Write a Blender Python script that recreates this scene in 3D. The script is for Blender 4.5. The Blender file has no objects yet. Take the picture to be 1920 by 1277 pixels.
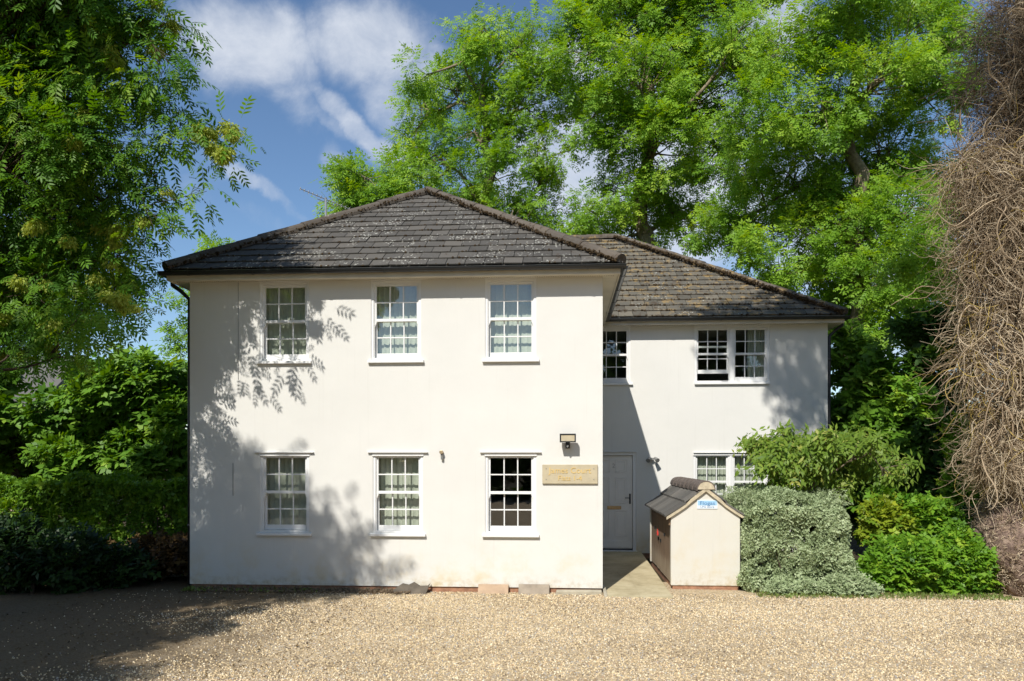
import bpy, math, random
import numpy as np
from mathutils import Vector, Matrix

random.seed(7)
rng = np.random.default_rng(11)
C = bpy.data.collections.new("place")
bpy.context.scene.collection.children.link(C)
scene = bpy.context.scene

# ------------------------------------------------------------------ camera
F_PX = 1450.0
PHI = math.atan(0.0655)
CAM = np.array([0.0, -12.2, 2.12])
FWD = np.array([-math.sin(PHI), math.cos(PHI), 0.0])
RGT = np.array([math.cos(PHI), math.sin(PHI), 0.0])
cam_data = bpy.data.cameras.new("camera")
cam = bpy.data.objects.new("camera", cam_data)
C.objects.link(cam)
cam.location = CAM
cam.rotation_euler = (math.radians(90), 0, PHI)
cam_data.sensor_width = 36.0
cam_data.lens = F_PX / 1920 * 36.0
cam_data.shift_y = (860 - 638.5) / 1920
cam_data.clip_start = 0.1
cam_data.clip_end = 2000
scene.camera = cam

def P(u, v, Y):
    """survey point: the photograph's pixel on the vertical plane at depth Y"""
    d = FWD + RGT * ((u - 960) / F_PX) + np.array([0, 0, (860 - v) / F_PX])
    t = (Y - CAM[1]) / d[1]
    return CAM + d * t

# ------------------------------------------------------------------ light
SUN_TO = Vector((-0.31, -1.0, 1.03)).normalized()
elev = math.asin(SUN_TO.z)
azim = math.atan2(SUN_TO.x, SUN_TO.y)
sl = bpy.data.lights.new("sun", 'SUN')
sl.energy = 4.4
sl.angle = math.radians(0.55)
sl.color = (1.0, 0.955, 0.885)
so = bpy.data.objects.new("sun", sl)
C.objects.link(so)
so.location = (-10, -30, 30)
so.rotation_euler = (-SUN_TO).to_track_quat('-Z', 'Y').to_euler()

scene.view_settings.view_transform = 'Standard'
scene.view_settings.look = 'None'
scene.view_settings.exposure = 0.27
scene.view_settings.gamma = 1.0
scene.cycles.max_bounces = 8
scene.cycles.diffuse_bounces = 3
scene.cycles.glossy_bounces = 3
scene.cycles.transmission_bounces = 4
scene.cycles.transparent_max_bounces = 8
scene.cycles.caustics_reflective = False
scene.cycles.caustics_refractive = False
scene.cycles.sample_clamp_indirect = 6

world = bpy.data.worlds.new("World")
scene.world = world
world.use_nodes = True
wn, wl = world.node_tree.nodes, world.node_tree.links
wn.clear()

def nd(tree, typ, **kw):
    n = tree.nodes.new(typ)
    for k, v in kw.items():
        if k == 'ins':
            for kk, vv in v.items():
                n.inputs[kk].default_value = vv
        else:
            setattr(n, k, v)
    return n

def math_n(tree, op, a, b=None, clamp=False):
    n = tree.nodes.new('ShaderNodeMath'); n.operation = op; n.use_clamp = clamp
    for i, x in enumerate((a, b)):
        if x is None: continue
        if isinstance(x, (int, float)): n.inputs[i].default_value = x
        else: tree.links.new(x, n.inputs[i])
    return n.outputs[0]

def ramp(tree, fac, stops, interp='LINEAR'):
    r = tree.nodes.new('ShaderNodeValToRGB')
    r.color_ramp.interpolation = interp
    els = r.color_ramp.elements
    while len(els) > 1: els.remove(els[-1])
    els[0].position = stops[0][0]; els[0].color = tuple(stops[0][1]) + (1,) if len(stops[0][1]) == 3 else stops[0][1]
    for p, c in stops[1:]:
        e = els.new(p); e.color = tuple(c) + (1,) if len(c) == 3 else c
    if fac is not None: tree.links.new(fac, r.inputs[0])
    return r.outputs[0]

def mapr(tree, x, a, b, c=0.0, d=1.0, smooth=True):
    n = tree.nodes.new('ShaderNodeMapRange')
    n.interpolation_type = 'SMOOTHSTEP' if smooth else 'LINEAR'
    n.inputs['From Min'].default_value = a; n.inputs['From Max'].default_value = b
    n.inputs['To Min'].default_value = c; n.inputs['To Max'].default_value = d
    tree.links.new(x, n.inputs['Value'])
    return n.outputs[0]

wt = world.node_tree
sky = nd(wt, 'ShaderNodeTexSky', sky_type='NISHITA', sun_disc=False)
sky.sun_elevation = elev
sky.sun_rotation = azim
sky.altitude = 50; sky.air_density = 1.0; sky.dust_density = 0.1; sky.ozone_density = 3.0
tc = nd(wt, 'ShaderNodeTexCoord')
sx = nd(wt, 'ShaderNodeSeparateXYZ'); wl.new(tc.outputs['Generated'], sx.inputs[0])
yy = math_n(wt, 'MAXIMUM', sx.outputs['Y'], 0.12)
ga = math_n(wt, 'DIVIDE', sx.outputs['X'], yy)
gb = math_n(wt, 'DIVIDE', sx.outputs['Z'], yy)
gv = nd(wt, 'ShaderNodeCombineXYZ'); wl.new(ga, gv.inputs[0]); wl.new(gb, gv.inputs[1])
nz = nd(wt, 'ShaderNodeTexNoise', ins={'Scale': 5.0, 'Detail': 7.0, 'Roughness': 0.6})
wl.new(gv.outputs[0], nz.inputs['Vector'])
nsub = nd(wt, 'ShaderNodeVectorMath', operation='SUBTRACT'); nsub.inputs[1].default_value = (0.5, 0.5, 0.5)
wl.new(nz.outputs['Color'], nsub.inputs[0])
nscl = nd(wt, 'ShaderNodeVectorMath', operation='SCALE'); nscl.inputs['Scale'].default_value = 0.12
wl.new(nsub.outputs[0], nscl.inputs[0])
gadd = nd(wt, 'ShaderNodeVectorMath', operation='ADD'); wl.new(gv.outputs[0], gadd.inputs[0]); wl.new(nscl.outputs[0], gadd.inputs[1])
def gn(u, v): return ((u - 1055) / 1450.0, (860 - v) / 1450.0)
clouds = [  # (u, v, half length, half width, angle deg, strength): banks of cloud by direction
    (455, 45, 150, 95, -25, 1.0), (510, 120, 110, 60, -55, .55), (690, 60, 130, 85, -15, .95), (770, 90, 110, 60, -35, .75),
    (720, 150, 90, 45, -60, .6), (660, 215, 120, 26, -40, .75), (735, 270, 70, 34, -30, .7), (610, 205, 60, 18, -35, .45), (625, 300, 60, 30, -60, .5),
    (475, 330, 110, 15, -42, .5), (500, 415, 60, 18, -30, .25), (1130, 110, 200, 60, 10, .9), (1250, 330, 320, 190, 0, .95),
    (1590, 470, 220, 150, 0, .8), (1010, 330, 130, 90, 0, .8), (1450, 40, 90, 70, 0, .7), (60, 330, 140, 60, 20, .5), (1640, 640, 120, 60, 0, .7)]
acc = None
for (u, v, ru, rv, an, st) in clouds:
    a, b = gn(u, v)
    m = nd(wt, 'ShaderNodeMapping', vector_type='TEXTURE')
    m.inputs['Location'].default_value = (a, b, 0)
    m.inputs['Rotation'].default_value = (0, 0, math.radians(an))
    m.inputs['Scale'].default_value = (ru * 1.18 / 1450, rv * 1.18 / 1450, 1)
    wl.new(gadd.outputs[0], m.inputs['Vector'])
    ln = nd(wt, 'ShaderNodeVectorMath', operation='LENGTH'); wl.new(m.outputs[0], ln.inputs[0])
    f = mapr(wt, ln.outputs['Value'], 1.35, 0.35, 0.0, st)
    acc = f if acc is None else math_n(wt, 'MAXIMUM', acc, f)
nd2 = nd(wt, 'ShaderNodeTexNoise', ins={'Scale': 9.0, 'Detail': 8.0, 'Roughness': 0.62, 'Distortion': 0.3})
wl.new(gv.outputs[0], nd2.inputs['Vector'])
front = mapr(wt, math_n(wt, 'ADD', acc, math_n(wt, 'MULTIPLY', math_n(wt, 'SUBTRACT', nd2.outputs['Fac'], 0.5), 1.3)), 0.05, 1.15)
fmask = mapr(wt, sx.outputs['Y'], 0.05, 0.3)
front = math_n(wt, 'MULTIPLY', front, fmask)
nb = nd(wt, 'ShaderNodeTexNoise', ins={'Scale': 2.2, 'Detail': 8.0, 'Roughness': 0.6})
wl.new(tc.outputs['Generated'], nb.inputs['Vector'])
backc = math_n(wt, 'MULTIPLY', mapr(wt, nb.outputs['Fac'], 0.47, 0.66), math_n(wt, 'SUBTRACT', 1.0, fmask))
cm = math_n(wt, 'ADD', front, backc, clamp=True)
cm = math_n(wt, 'MULTIPLY', cm, 0.9)
b1 = nd(wt, 'ShaderNodeBackground', ins={'Strength': 0.108}); hs_ = nd(wt, 'ShaderNodeHueSaturation', ins={'Saturation': 1.06}); wl.new(sky.outputs[0], hs_.inputs['Color']); wl.new(hs_.outputs[0], b1.inputs['Color'])
ccol = ramp(wt, nd2.outputs['Fac'], [(0.3, (0.50, 0.56, 0.67)), (0.7, (0.74, 0.78, 0.85))])
b2 = nd(wt, 'ShaderNodeBackground', ins={'Strength': 0.90}); wl.new(ccol, b2.inputs['Color'])
mixw = nd(wt, 'ShaderNodeMixShader'); wl.new(cm, mixw.inputs[0]); wl.new(b1.outputs[0], mixw.inputs[1]); wl.new(b2.outputs[0], mixw.inputs[2])
wo = nd(wt, 'ShaderNodeOutputWorld'); wl.new(mixw.outputs[0], wo.inputs[0])

# ------------------------------------------------------------------ materials
def mat(name):
    m = bpy.data.materials.new(name); m.use_nodes = True
    t = m.node_tree
    return m, t, t.nodes['Principled BSDF'], t.nodes['Material Output']

def coords(t, scale=(1, 1, 1)):
    tcn = nd(t, 'ShaderNodeTexCoord')
    mp = nd(t, 'ShaderNodeMapping'); mp.inputs['Scale'].default_value = scale
    t.links.new(tcn.outputs['Object'], mp.inputs['Vector'])
    return mp.outputs[0]

def noise(t, vec, scale, detail=4.0, rough=0.55, dist=0.0):
    n = nd(t, 'ShaderNodeTexNoise', ins={'Scale': scale, 'Detail': detail, 'Roughness': rough, 'Distortion': dist})
    t.links.new(vec, n.inputs['Vector'])
    return n.outputs['Fac']

def bump(t, b, h, strength=0.3, dist=0.01):
    n = nd(t, 'ShaderNodeBump', ins={'Strength': strength, 'Distance': dist})
    t.links.new(h, n.inputs['Height']); t.links.new(n.outputs[0], b.inputs['Normal'])

def mixc(t, fac, a, b, blend='MIX'):
    n = nd(t, 'ShaderNodeMix', data_type='RGBA', blend_type=blend)
    for k, x in (('Factor', fac),):
        if isinstance(x, (int, float)): n.inputs[0].default_value = x
        else: t.links.new(x, n.inputs[0])
    for i, x in ((6, a), (7, b)):
        if isinstance(x, tuple): n.inputs[i].default_value = x + (1,) if len(x) == 3 else x
        else: t.links.new(x, n.inputs[i])
    return n.outputs[2]

def simple(name, col, rough=0.6, var=0.12, scale=6.0, metal=0.0, bmp=0.1, bscale=60.0, bd=0.004, spec=0.5):
    m, t, b, o = mat(name)
    v = coords(t)
    n = noise(t, v, scale, 5)
    lo = tuple(c * (1 - var) for c in col); hi = tuple(min(1, c * (1 + var)) for c in col)
    t.links.new(ramp(t, n, [(0.3, lo), (0.7, hi)]), b.inputs['Base Color'])
    b.inputs['Roughness'].default_value = rough
    b.inputs['Metallic'].default_value = metal
    b.inputs['Specular IOR Level'].default_value = spec
    if bmp: bump(t, b, noise(t, v, bscale, 4), bmp, bd)
    return m

M = {}
def render_mat(name, base, stain=(0.62, 0.50, 0.30), top_z=1.0):
    m, t, b, o = mat(name)
    v = coords(t)
    big = noise(t, v, 0.9, 5, 0.6)
    col = ramp(t, big, [(0.3, tuple(c * 0.94 for c in base)), (0.7, base)])
    sep = nd(t, 'ShaderNodeSeparateXYZ'); t.links.new(v, sep.inputs[0])
    low = mapr(t, sep.outputs['Z'], top_z, 0.0)
    sn = mapr(t, noise(t, v, 2.3, 6, 0.65), 0.42, 0.75)
    f = math_n(t, 'MULTIPLY', math_n(t, 'MULTIPLY', low, sn), 0.9)
    col = mixc(t, f, col, tuple(base[i] * (0.93, 0.81, 0.58)[i] for i in range(3)))
    splash = math_n(t, 'MULTIPLY', mapr(t, sep.outputs['Z'], 0.34, 0.05), mapr(t, noise(t, v, 9, 6, 0.7), 0.40, 0.7))
    col = mixc(t, math_n(t, 'MULTIPLY', splash, 0.6), col, (0.42, 0.34, 0.20))
    vs = coords(t, (14, 14, 0.5))
    streak = mapr(t, noise(t, vs, 1.0, 4, 0.6), 0.56, 0.80)
    col = mixc(t, math_n(t, 'MULTIPLY', streak, 0.13), col, (0.45, 0.43, 0.38))
    t.links.new(col, b.inputs['Base Color'])
    b.inputs['Roughness'].default_value = 0.9
    b.inputs['Specular IOR Level'].default_value = 0.2
    h = math_n(t, 'ADD', noise(t, v, 160, 3), math_n(t, 'MULTIPLY', noise(t, v, 3.0, 4), 3.0))
    bump(t, b, h, 0.30, 0.006)
    return m
M['render'] = render_mat('painted_render', (0.715, 0.705, 0.66))
M['render_old'] = render_mat('weathered_render', (0.66, 0.64, 0.57), top_z=1.3)
M['upvc'] = simple('white_joinery', (0.78, 0.78, 0.76), 0.35, 0.03, 3, bmp=0.03)
M['cream'] = simple('cream_fascia', (0.62, 0.57, 0.46), 0.5, 0.12, 2.5, bmp=0.05)
M['black'] = simple('black_plastic', (0.018, 0.019, 0.020), 0.35, 0.25, 4, bmp=0.05)
M['door'] = simple('white_door_paint', (0.82, 0.79, 0.73), 0.4, 0.03, 4, bmp=0.03)
M['brass'] = simple('aged_brass', (0.50, 0.36, 0.20), 0.35, 0.2, 20, metal=0.7)
M['steel'] = simple('dull_aluminium', (0.50, 0.50, 0.48), 0.4, 0.15, 10, metal=0.8)
M['lead'] = simple('lead_flashing', (0.30, 0.30, 0.30), 0.6, 0.2, 10)
M['plaster_in'] = simple('interior_plaster', (0.42, 0.40, 0.36), 0.9, 0.1, 2)
M['carpet'] = simple('interior_carpet', (0.10, 0.09, 0.08), 0.95, 0.2, 8)
M['brick'] = simple('plinth_brick', (0.33, 0.17, 0.10), 0.9, 0.35, 12, bmp=0.5, bscale=40, bd=0.01)
M['bark'] = simple('grey_bark', (0.22, 0.18, 0.125), 0.95, 0.45, 7, bmp=0.8, bscale=18, bd=0.03, spec=0.1)
M['bark_dark'] = simple('dark_bark', (0.075, 0.058, 0.042), 0.95, 0.4, 9, bmp=0.8, bscale=22, bd=0.03, spec=0.1)
M['stone'] = simple('sandstone_slab', (0.42, 0.33, 0.235), 0.9, 0.22, 7, bmp=0.3, bscale=40)
M['mortar'] = simple('aged_mortar', (0.50, 0.43, 0.30), 0.95, 0.25, 12, bmp=0.5, bscale=30, bd=0.01)
M['clay'] = simple('brown_ridge_clay', (0.13, 0.105, 0.09), 0.85, 0.35, 10, bmp=0.4, bscale=50)
M['red'] = simple('red_padlock', (0.55, 0.05, 0.04), 0.4, 0.1, 10)
M['plaque'] = simple('bronze_plaque', (0.50, 0.43, 0.29), 0.5, 0.08, 9, metal=0.0)
M['gold'] = simple('gold_letters', (0.66, 0.47, 0.17), 0.4, 0.1, 9)
M['sensor'] = simple('grey_plastic', (0.22, 0.22, 0.21), 0.4, 0.15, 9)
M['litter'] = simple('brown_leaf_litter', (0.14, 0.10, 0.06), 0.95, 0.4, 20, bmp=0.4)
M['kerb'] = simple('concrete_kerb', (0.40, 0.36, 0.27), 0.9, 0.2, 8, bmp=0.4, bscale=60)
M['moss'] = simple('brown_moss', (0.060, 0.042, 0.024), 1.0, 0.5, 14, bmp=0.8, bscale=70, bd=0.01, spec=0.05)

def glass_mat():
    m, t, b, o = mat('window_glass')
    t.nodes.remove(b)
    lw = nd(t, 'ShaderNodeLayerWeight', ins={'Blend': 0.5})
    fac = math_n(t, 'ADD', math_n(t, 'MULTIPLY', math_n(t, 'POWER', lw.outputs['Facing'], 5.0), 0.85), 0.13, clamp=True)
    v = coords(t)
    bp = nd(t, 'ShaderNodeBump', ins={'Strength': 0.05, 'Distance': 0.02}); t.links.new(noise(t, v, 3.0, 2), bp.inputs['Height'])
    gl = nd(t, 'ShaderNodeBsdfGlossy', ins={'Roughness': 0.01, 'Color': (1, 1, 1, 1)}); t.links.new(bp.outputs[0], gl.inputs['Normal'])
    tr = nd(t, 'ShaderNodeBsdfTransparent', ins={'Color': (0.88, 0.92, 0.89, 1)})
    mx = nd(t, 'ShaderNodeMixShader'); t.links.new(fac, mx.inputs[0]); t.links.new(tr.outputs[0], mx.inputs[1]); t.links.new(gl.outputs[0], mx.inputs[2])
    t.links.new(mx.outputs[0], o.inputs[0])
    return m
M['glass'] = glass_mat()

def fabric_mat():
    m, t, b, o = mat('blind_fabric')
    t.nodes.remove(b)
    v = coords(t, (1, 1, 1))
    c = ramp(t, noise(t, v, 30, 3), [(0.3, (0.72, 0.74, 0.62)), (0.7, (0.78, 0.80, 0.68))])
    d = nd(t, 'ShaderNodeBsdfDiffuse'); t.links.new(c, d.inputs[0])
    tl = nd(t, 'ShaderNodeBsdfTranslucent'); t.links.new(c, tl.inputs[0])
    mx = nd(t, 'ShaderNodeMixShader', ins={0: 0.25}); t.links.new(d.outputs[0], mx.inputs[1]); t.links.new(tl.outputs[0], mx.inputs[2])
    t.links.new(mx.outputs[0], o.inputs[0])
    return m
M['fabric'] = fabric_mat()

def tile_mat(name, base, white, brown, orange, ox=None):
    m, t, b, o = mat(name)
    v = coords(t)
    at = nd(t, 'ShaderNodeAttribute', attribute_name='tint')
    col = ramp(t, at.outputs['Fac'], [(0.0, tuple(c * 0.72 for c in base)), (0.5, base), (1.0, (base[0] * 1.35, base[1] * 1.32, base[2] * 1.28))])
    col = mixc(t, math_n(t, 'MULTIPLY', mapr(t, noise(t, v, 14, 6, 0.7), 0.45, 0.75), 0.6), col, (0.115, 0.108, 0.092))
    # brown moss stains
    br = mapr(t, noise(t, v, 5.0, 7, 0.72, 0.4), 0.60 - brown, 0.68 - brown)
    col = mixc(t, math_n(t, 'MULTIPLY', br, 0.8), col, (0.062, 0.043, 0.028))
    # white lichen spots
    vo = nd(t, 'ShaderNodeTexVoronoi', ins={'Scale': 19.0, 'Randomness': 1.0}); t.links.new(v, vo.inputs['Vector'])
    dn = math_n(t, 'ADD', vo.outputs['Distance'], math_n(t, 'MULTIPLY', noise(t, v, 60, 3), 0.25))
    sp = mapr(t, dn, 0.44, 0.38)
    msk = mapr(t, noise(t, v, 1.7, 4, 0.6), 0.60 - white, 0.70 - white)
    sel = math_n(t, 'GREATER_THAN', vo.outputs['Color'], 0.30)
    col = mixc(t, math_n(t, 'MULTIPLY', math_n(t, 'MULTIPLY', sp, msk), sel), col, (0.46, 0.455, 0.40))
    if orange:
        on = mapr(t, noise(t, v, 5.5, 6, 0.72), 0.53, 0.60)
        sep = nd(t, 'ShaderNodeSeparateXYZ'); t.links.new(v, sep.inputs[0])
        d = math_n(t, 'ADD', math_n(t, 'MULTIPLY', sep.outputs['Z'], 1.5), sep.outputs['X'])
        lim = mapr(t, d, ox, ox + 1.6)
        on = math_n(t, 'MULTIPLY', on, lim)
        col = mixc(t, math_n(t, 'MULTIPLY', on, 0.8), col, (0.27, 0.185, 0.075))
    t.links.new(col, b.inputs['Base Color'])
    b.inputs['Roughness'].default_value = 0.85
    b.inputs['Specular IOR Level'].default_value = 0.3
    bump(t, b, noise(t, v, 70, 5, 0.7), 0.5, 0.008)
    return m
M['tile_main'] = tile_mat('dark_roof_tile', (0.088, 0.082, 0.073), 0.12, 0.02, True, 11.2)
M['tile_wing'] = tile_mat('mossy_roof_tile', (0.118, 0.108, 0.086), 0.06, 0.06, True, 11.9)
M['ridge'] = tile_mat('ridge_tile', (0.105, 0.088, 0.070), 0.06, 0.06, True, 12.3)
M['slate'] = tile_mat('store_roof_tile', (0.125, 0.12, 0.11), -0.1, -0.05, False)

def leaf_mat(name, stops, transl=0.40, rough=0.45):
    m, t, b, o = mat(name)
    at = nd(t, 'ShaderNodeAttribute', attribute_name='tint')
    c = ramp(t, at.outputs['Fac'], stops)
    t.links.new(c, b.inputs['Base Color'])
    b.inputs['Roughness'].default_value = rough
    b.inputs['Specular IOR Level'].default_value = 0.22
    tl = nd(t, 'ShaderNodeBsdfTranslucent')
    hs = nd(t, 'ShaderNodeHueSaturation', ins={'Hue': 0.48, 'Saturation': 1.15, 'Value': 1.5}); t.links.new(c, hs.inputs['Color'])
    t.links.new(hs.outputs[0], tl.inputs[0])
    mx = nd(t, 'ShaderNodeMixShader', ins={0: transl}); t.links.new(b.outputs[0], mx.inputs[1]); t.links.new(tl.outputs[0], mx.inputs[2])
    t.links.new(mx.outputs[0], o.inputs[0])
    return m
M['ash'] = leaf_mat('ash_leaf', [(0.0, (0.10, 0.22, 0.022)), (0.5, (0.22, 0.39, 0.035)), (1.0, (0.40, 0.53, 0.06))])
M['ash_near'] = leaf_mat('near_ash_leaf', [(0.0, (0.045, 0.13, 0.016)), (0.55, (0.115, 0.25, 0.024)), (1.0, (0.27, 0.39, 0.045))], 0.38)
M['keys'] = leaf_mat('ash_seed_key', [(0.0, (0.27, 0.36, 0.05)), (1.0, (0.50, 0.54, 0.13))], 0.4)
M['dark_leaf'] = leaf_mat('dark_leaf', [(0.0, (0.022, 0.062, 0.012)), (0.6, (0.060, 0.135, 0.022)), (1.0, (0.15, 0.26, 0.035))], 0.25)
M['deep_leaf'] = leaf_mat('shade_toned_leaf', [(0.0, (0.008, 0.024, 0.006)), (0.6, (0.022, 0.055, 0.010)), (1.0, (0.05, 0.10, 0.016))], 0.2)  # leaf colour kept near black to stand for deep shade
M['hedge'] = leaf_mat('hedge_leaf', [(0.0, (0.055, 0.14, 0.014)), (0.6, (0.14, 0.28, 0.026)), (1.0, (0.30, 0.44, 0.05))], 0.25)
M['bright'] = leaf_mat('bright_leaf', [(0.0, (0.06, 0.16, 0.014)), (0.6, (0.17, 0.34, 0.028)), (1.0, (0.38, 0.50, 0.05))], 0.35)
M['yellow'] = leaf_mat('yellow_green_leaf', [(0.0, (0.10, 0.20, 0.015)), (1.0, (0.36, 0.40, 0.03))], 0.35)
M['grey_leaf'] = leaf_mat('grey_green_leaf', [(0.0, (0.17, 0.22, 0.10)), (0.6, (0.36, 0.44, 0.24)), (1.0, (0.54, 0.60, 0.38))], 0.2, 0.6)
M['cherry'] = leaf_mat('cherry_leaf', [(0.0, (0.09, 0.17, 0.022)), (0.7, (0.21, 0.31, 0.045)), (1.0, (0.42, 0.40, 0.10))], 0.35)
M['weed'] = leaf_mat('weed_leaf', [(0.0, (0.16, 0.14, 0.05)), (0.5, (0.14, 0.21, 0.05)), (1.0, (0.24, 0.32, 0.09))], 0.25)
M['russet'] = leaf_mat('russet_leaf', [(0.0, (0.05, 0.03, 0.015)), (1.0, (0.16, 0.10, 0.03))], 0.2)

def stem_mat():
    m, t, b, o = mat('dead_climber_stem')
    at = nd(t, 'ShaderNodeAttribute', attribute_name='tint')
    c = ramp(t, at.outputs['Fac'], [(0.0, (0.12, 0.08, 0.05)), (0.5, (0.42, 0.325, 0.215)), (0.88, (0.72, 0.61, 0.44)), (0.93, (0.55, 0.40, 0.10)), (1.0, (0.58, 0.44, 0.13))])
    t.links.new(c, b.inputs['Base Color']); b.inputs['Roughness'].default_value = 0.9
    b.inputs['Specular IOR Level'].default_value = 0.15
    return m
M['stem'] = stem_mat()

def planks_mat():
    m, t, b, o = mat('weathered_planks')
    v = coords(t, (8, 8, 1.2))
    n = noise(t, v, 2.0, 8, 0.7, 0.5)
    sep = nd(t, 'ShaderNodeSeparateXYZ'); t.links.new(coords(t), sep.inputs[0])
    pale_low = math_n(t, 'ADD', mapr(t, sep.outputs['Z'], 0.75, 0.1), math_n(t, 'SUBTRACT', n, 0.5))  # planks turn paler towards the bottom
    c1 = ramp(t, n, [(0.25, (0.12, 0.078, 0.048)), (0.75, (0.28, 0.19, 0.12))])
    c2 = ramp(t, n, [(0.25, (0.20, 0.15, 0.10)), (0.75, (0.38, 0.31, 0.23))])
    t.links.new(mixc(t, mapr(t, pale_low, 0.3, 0.8), c1, c2), b.inputs['Base Color'])
    b.inputs['Roughness'].default_value = 0.85
    bump(t, b, n, 0.5, 0.01)
    return m
M['planks'] = planks_mat()

def gravel_mat():
    m, t, b, o = mat('gravel')
    v = coords(t)
    vo = nd(t, 'ShaderNodeTexVoronoi', ins={'Scale': 55.0}); t.links.new(v, vo.inputs['Vector'])
    sep = nd(t, 'ShaderNodeSeparateColor'); t.links.new(vo.outputs['Color'], sep.inputs[0])
    c = ramp(t, sep.outputs[0], [(0.0, (0.24, 0.17, 0.10)), (0.2, (0.44, 0.33, 0.19)), (0.5, (0.58, 0.45, 0.28)), (0.8, (0.68, 0.56, 0.39)), (1.0, (0.34, 0.31, 0.27))])
    gap = mapr(t, vo.outputs['Distance'], 0.5, 0.95)
    c = mixc(t, math_n(t, 'MULTIPLY', gap, 0.5), c, (0.20, 0.15, 0.09))
    dirt = mapr(t, noise(t, v, 0.7, 6, 0.6), 0.45, 0.7)
    c = mixc(t, math_n(t, 'MULTIPLY', dirt, 0.35), c, (0.30, 0.22, 0.13))
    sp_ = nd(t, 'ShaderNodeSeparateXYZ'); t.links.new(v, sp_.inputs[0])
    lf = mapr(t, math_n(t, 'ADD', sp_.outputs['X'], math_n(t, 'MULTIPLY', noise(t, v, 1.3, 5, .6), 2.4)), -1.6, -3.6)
    c = mixc(t, math_n(t, 'MULTIPLY', lf, 0.85), c, (0.085, 0.062, 0.036))  # soil tone on the left, darkened further to paint in the tree shade
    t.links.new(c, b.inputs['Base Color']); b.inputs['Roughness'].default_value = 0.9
    b.inputs['Specular IOR Level'].default_value = 0.2
    h = math_n(t, 'MULTIPLY', vo.outputs['Distance'], -1.0)
    bump(t, b, h, 0.9, 0.012)
    return m
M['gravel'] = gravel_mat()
def pebble_mat():
    m, t, b, o = mat('pebble')
    at = nd(t, 'ShaderNodeAttribute', attribute_name='tint')
    c = ramp(t, at.outputs['Fac'], [(0.0, (0.18, 0.14, 0.095)), (0.12, (0.36, 0.28, 0.18)), (0.35, (0.64, 0.50, 0.29)), (0.7, (0.79, 0.64, 0.41)), (0.84, (0.88, 0.79, 0.60)), (0.9, (0.34, 0.33, 0.31)), (0.96, (0.46, 0.44, 0.41)), (1.0, (0.50, 0.29, 0.14))])
    t.links.new(c, b.inputs['Base Color']); b.inputs['Roughness'].default_value = 0.75
    b.inputs['Specular IOR Level'].default_value = 0.3
    return m
M['pebble'] = pebble_mat()
def soil_mat():
    m, t, b, o = mat('soil')
    v = coords(t)
    c = ramp(t, noise(t, v, 3.0, 8, 0.7), [(0.3, (0.035, 0.028, 0.017)), (0.55, (0.07, 0.055, 0.032)), (0.75, (0.05, 0.065, 0.02))])
    t.links.new(c, b.inputs['Base Color']); b.inputs['Roughness'].default_value = 1.0
    b.inputs['Specular IOR Level'].default_value = 0.1
    bump(t, b, noise(t, v, 25, 6, 0.7), 0.8, 0.03)
    return m
M['soil'] = soil_mat()
def paving_mat():
    m, t, b, o = mat('path_paving')
    v = coords(t)
    c = ramp(t, noise(t, v, 2.2, 7, 0.7), [(0.3, (0.33, 0.27, 0.155)), (0.55, (0.50, 0.43, 0.27)), (0.75, (0.57, 0.50, 0.34))])
    sp = mapr(t, noise(t, v, 24, 5, 0.7), 0.62, 0.7)
    c = mixc(t, math_n(t, 'MULTIPLY', sp, 0.6), c, (0.13, 0.11, 0.07))
    t.links.new(c, b.inputs['Base Color']); b.inputs['Roughness'].default_value = 0.9
    bump(t, b, noise(t, v, 60, 5, 0.7), 0.4, 0.008)
    return m
M['paving'] = paving_mat()

# ------------------------------------------------------------------ mesh helpers
def tag(o, label=None, cat=None, group=None, kind=None):
    if label: o['label'] = label
    if cat: o['category'] = cat
    if group: o['group'] = group
    if kind: o['kind'] = kind
    return o

def empty(name, loc, label, cat, group=None):
    o = bpy.data.objects.new(name, None); C.objects.link(o)
    o.location = Vector(loc); o.empty_display_size = 0.2
    return tag(o, label, cat, group)

def base_of(parent):
    b = Vector((0, 0, 0))
    while parent is not None:
        b += Vector(parent.location); parent = parent.parent
    return b

def link_mesh(name, me, parent=None):
    o = bpy.data.objects.new(name, me); C.objects.link(o)
    if parent is not None: o.parent = parent
    return o

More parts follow.
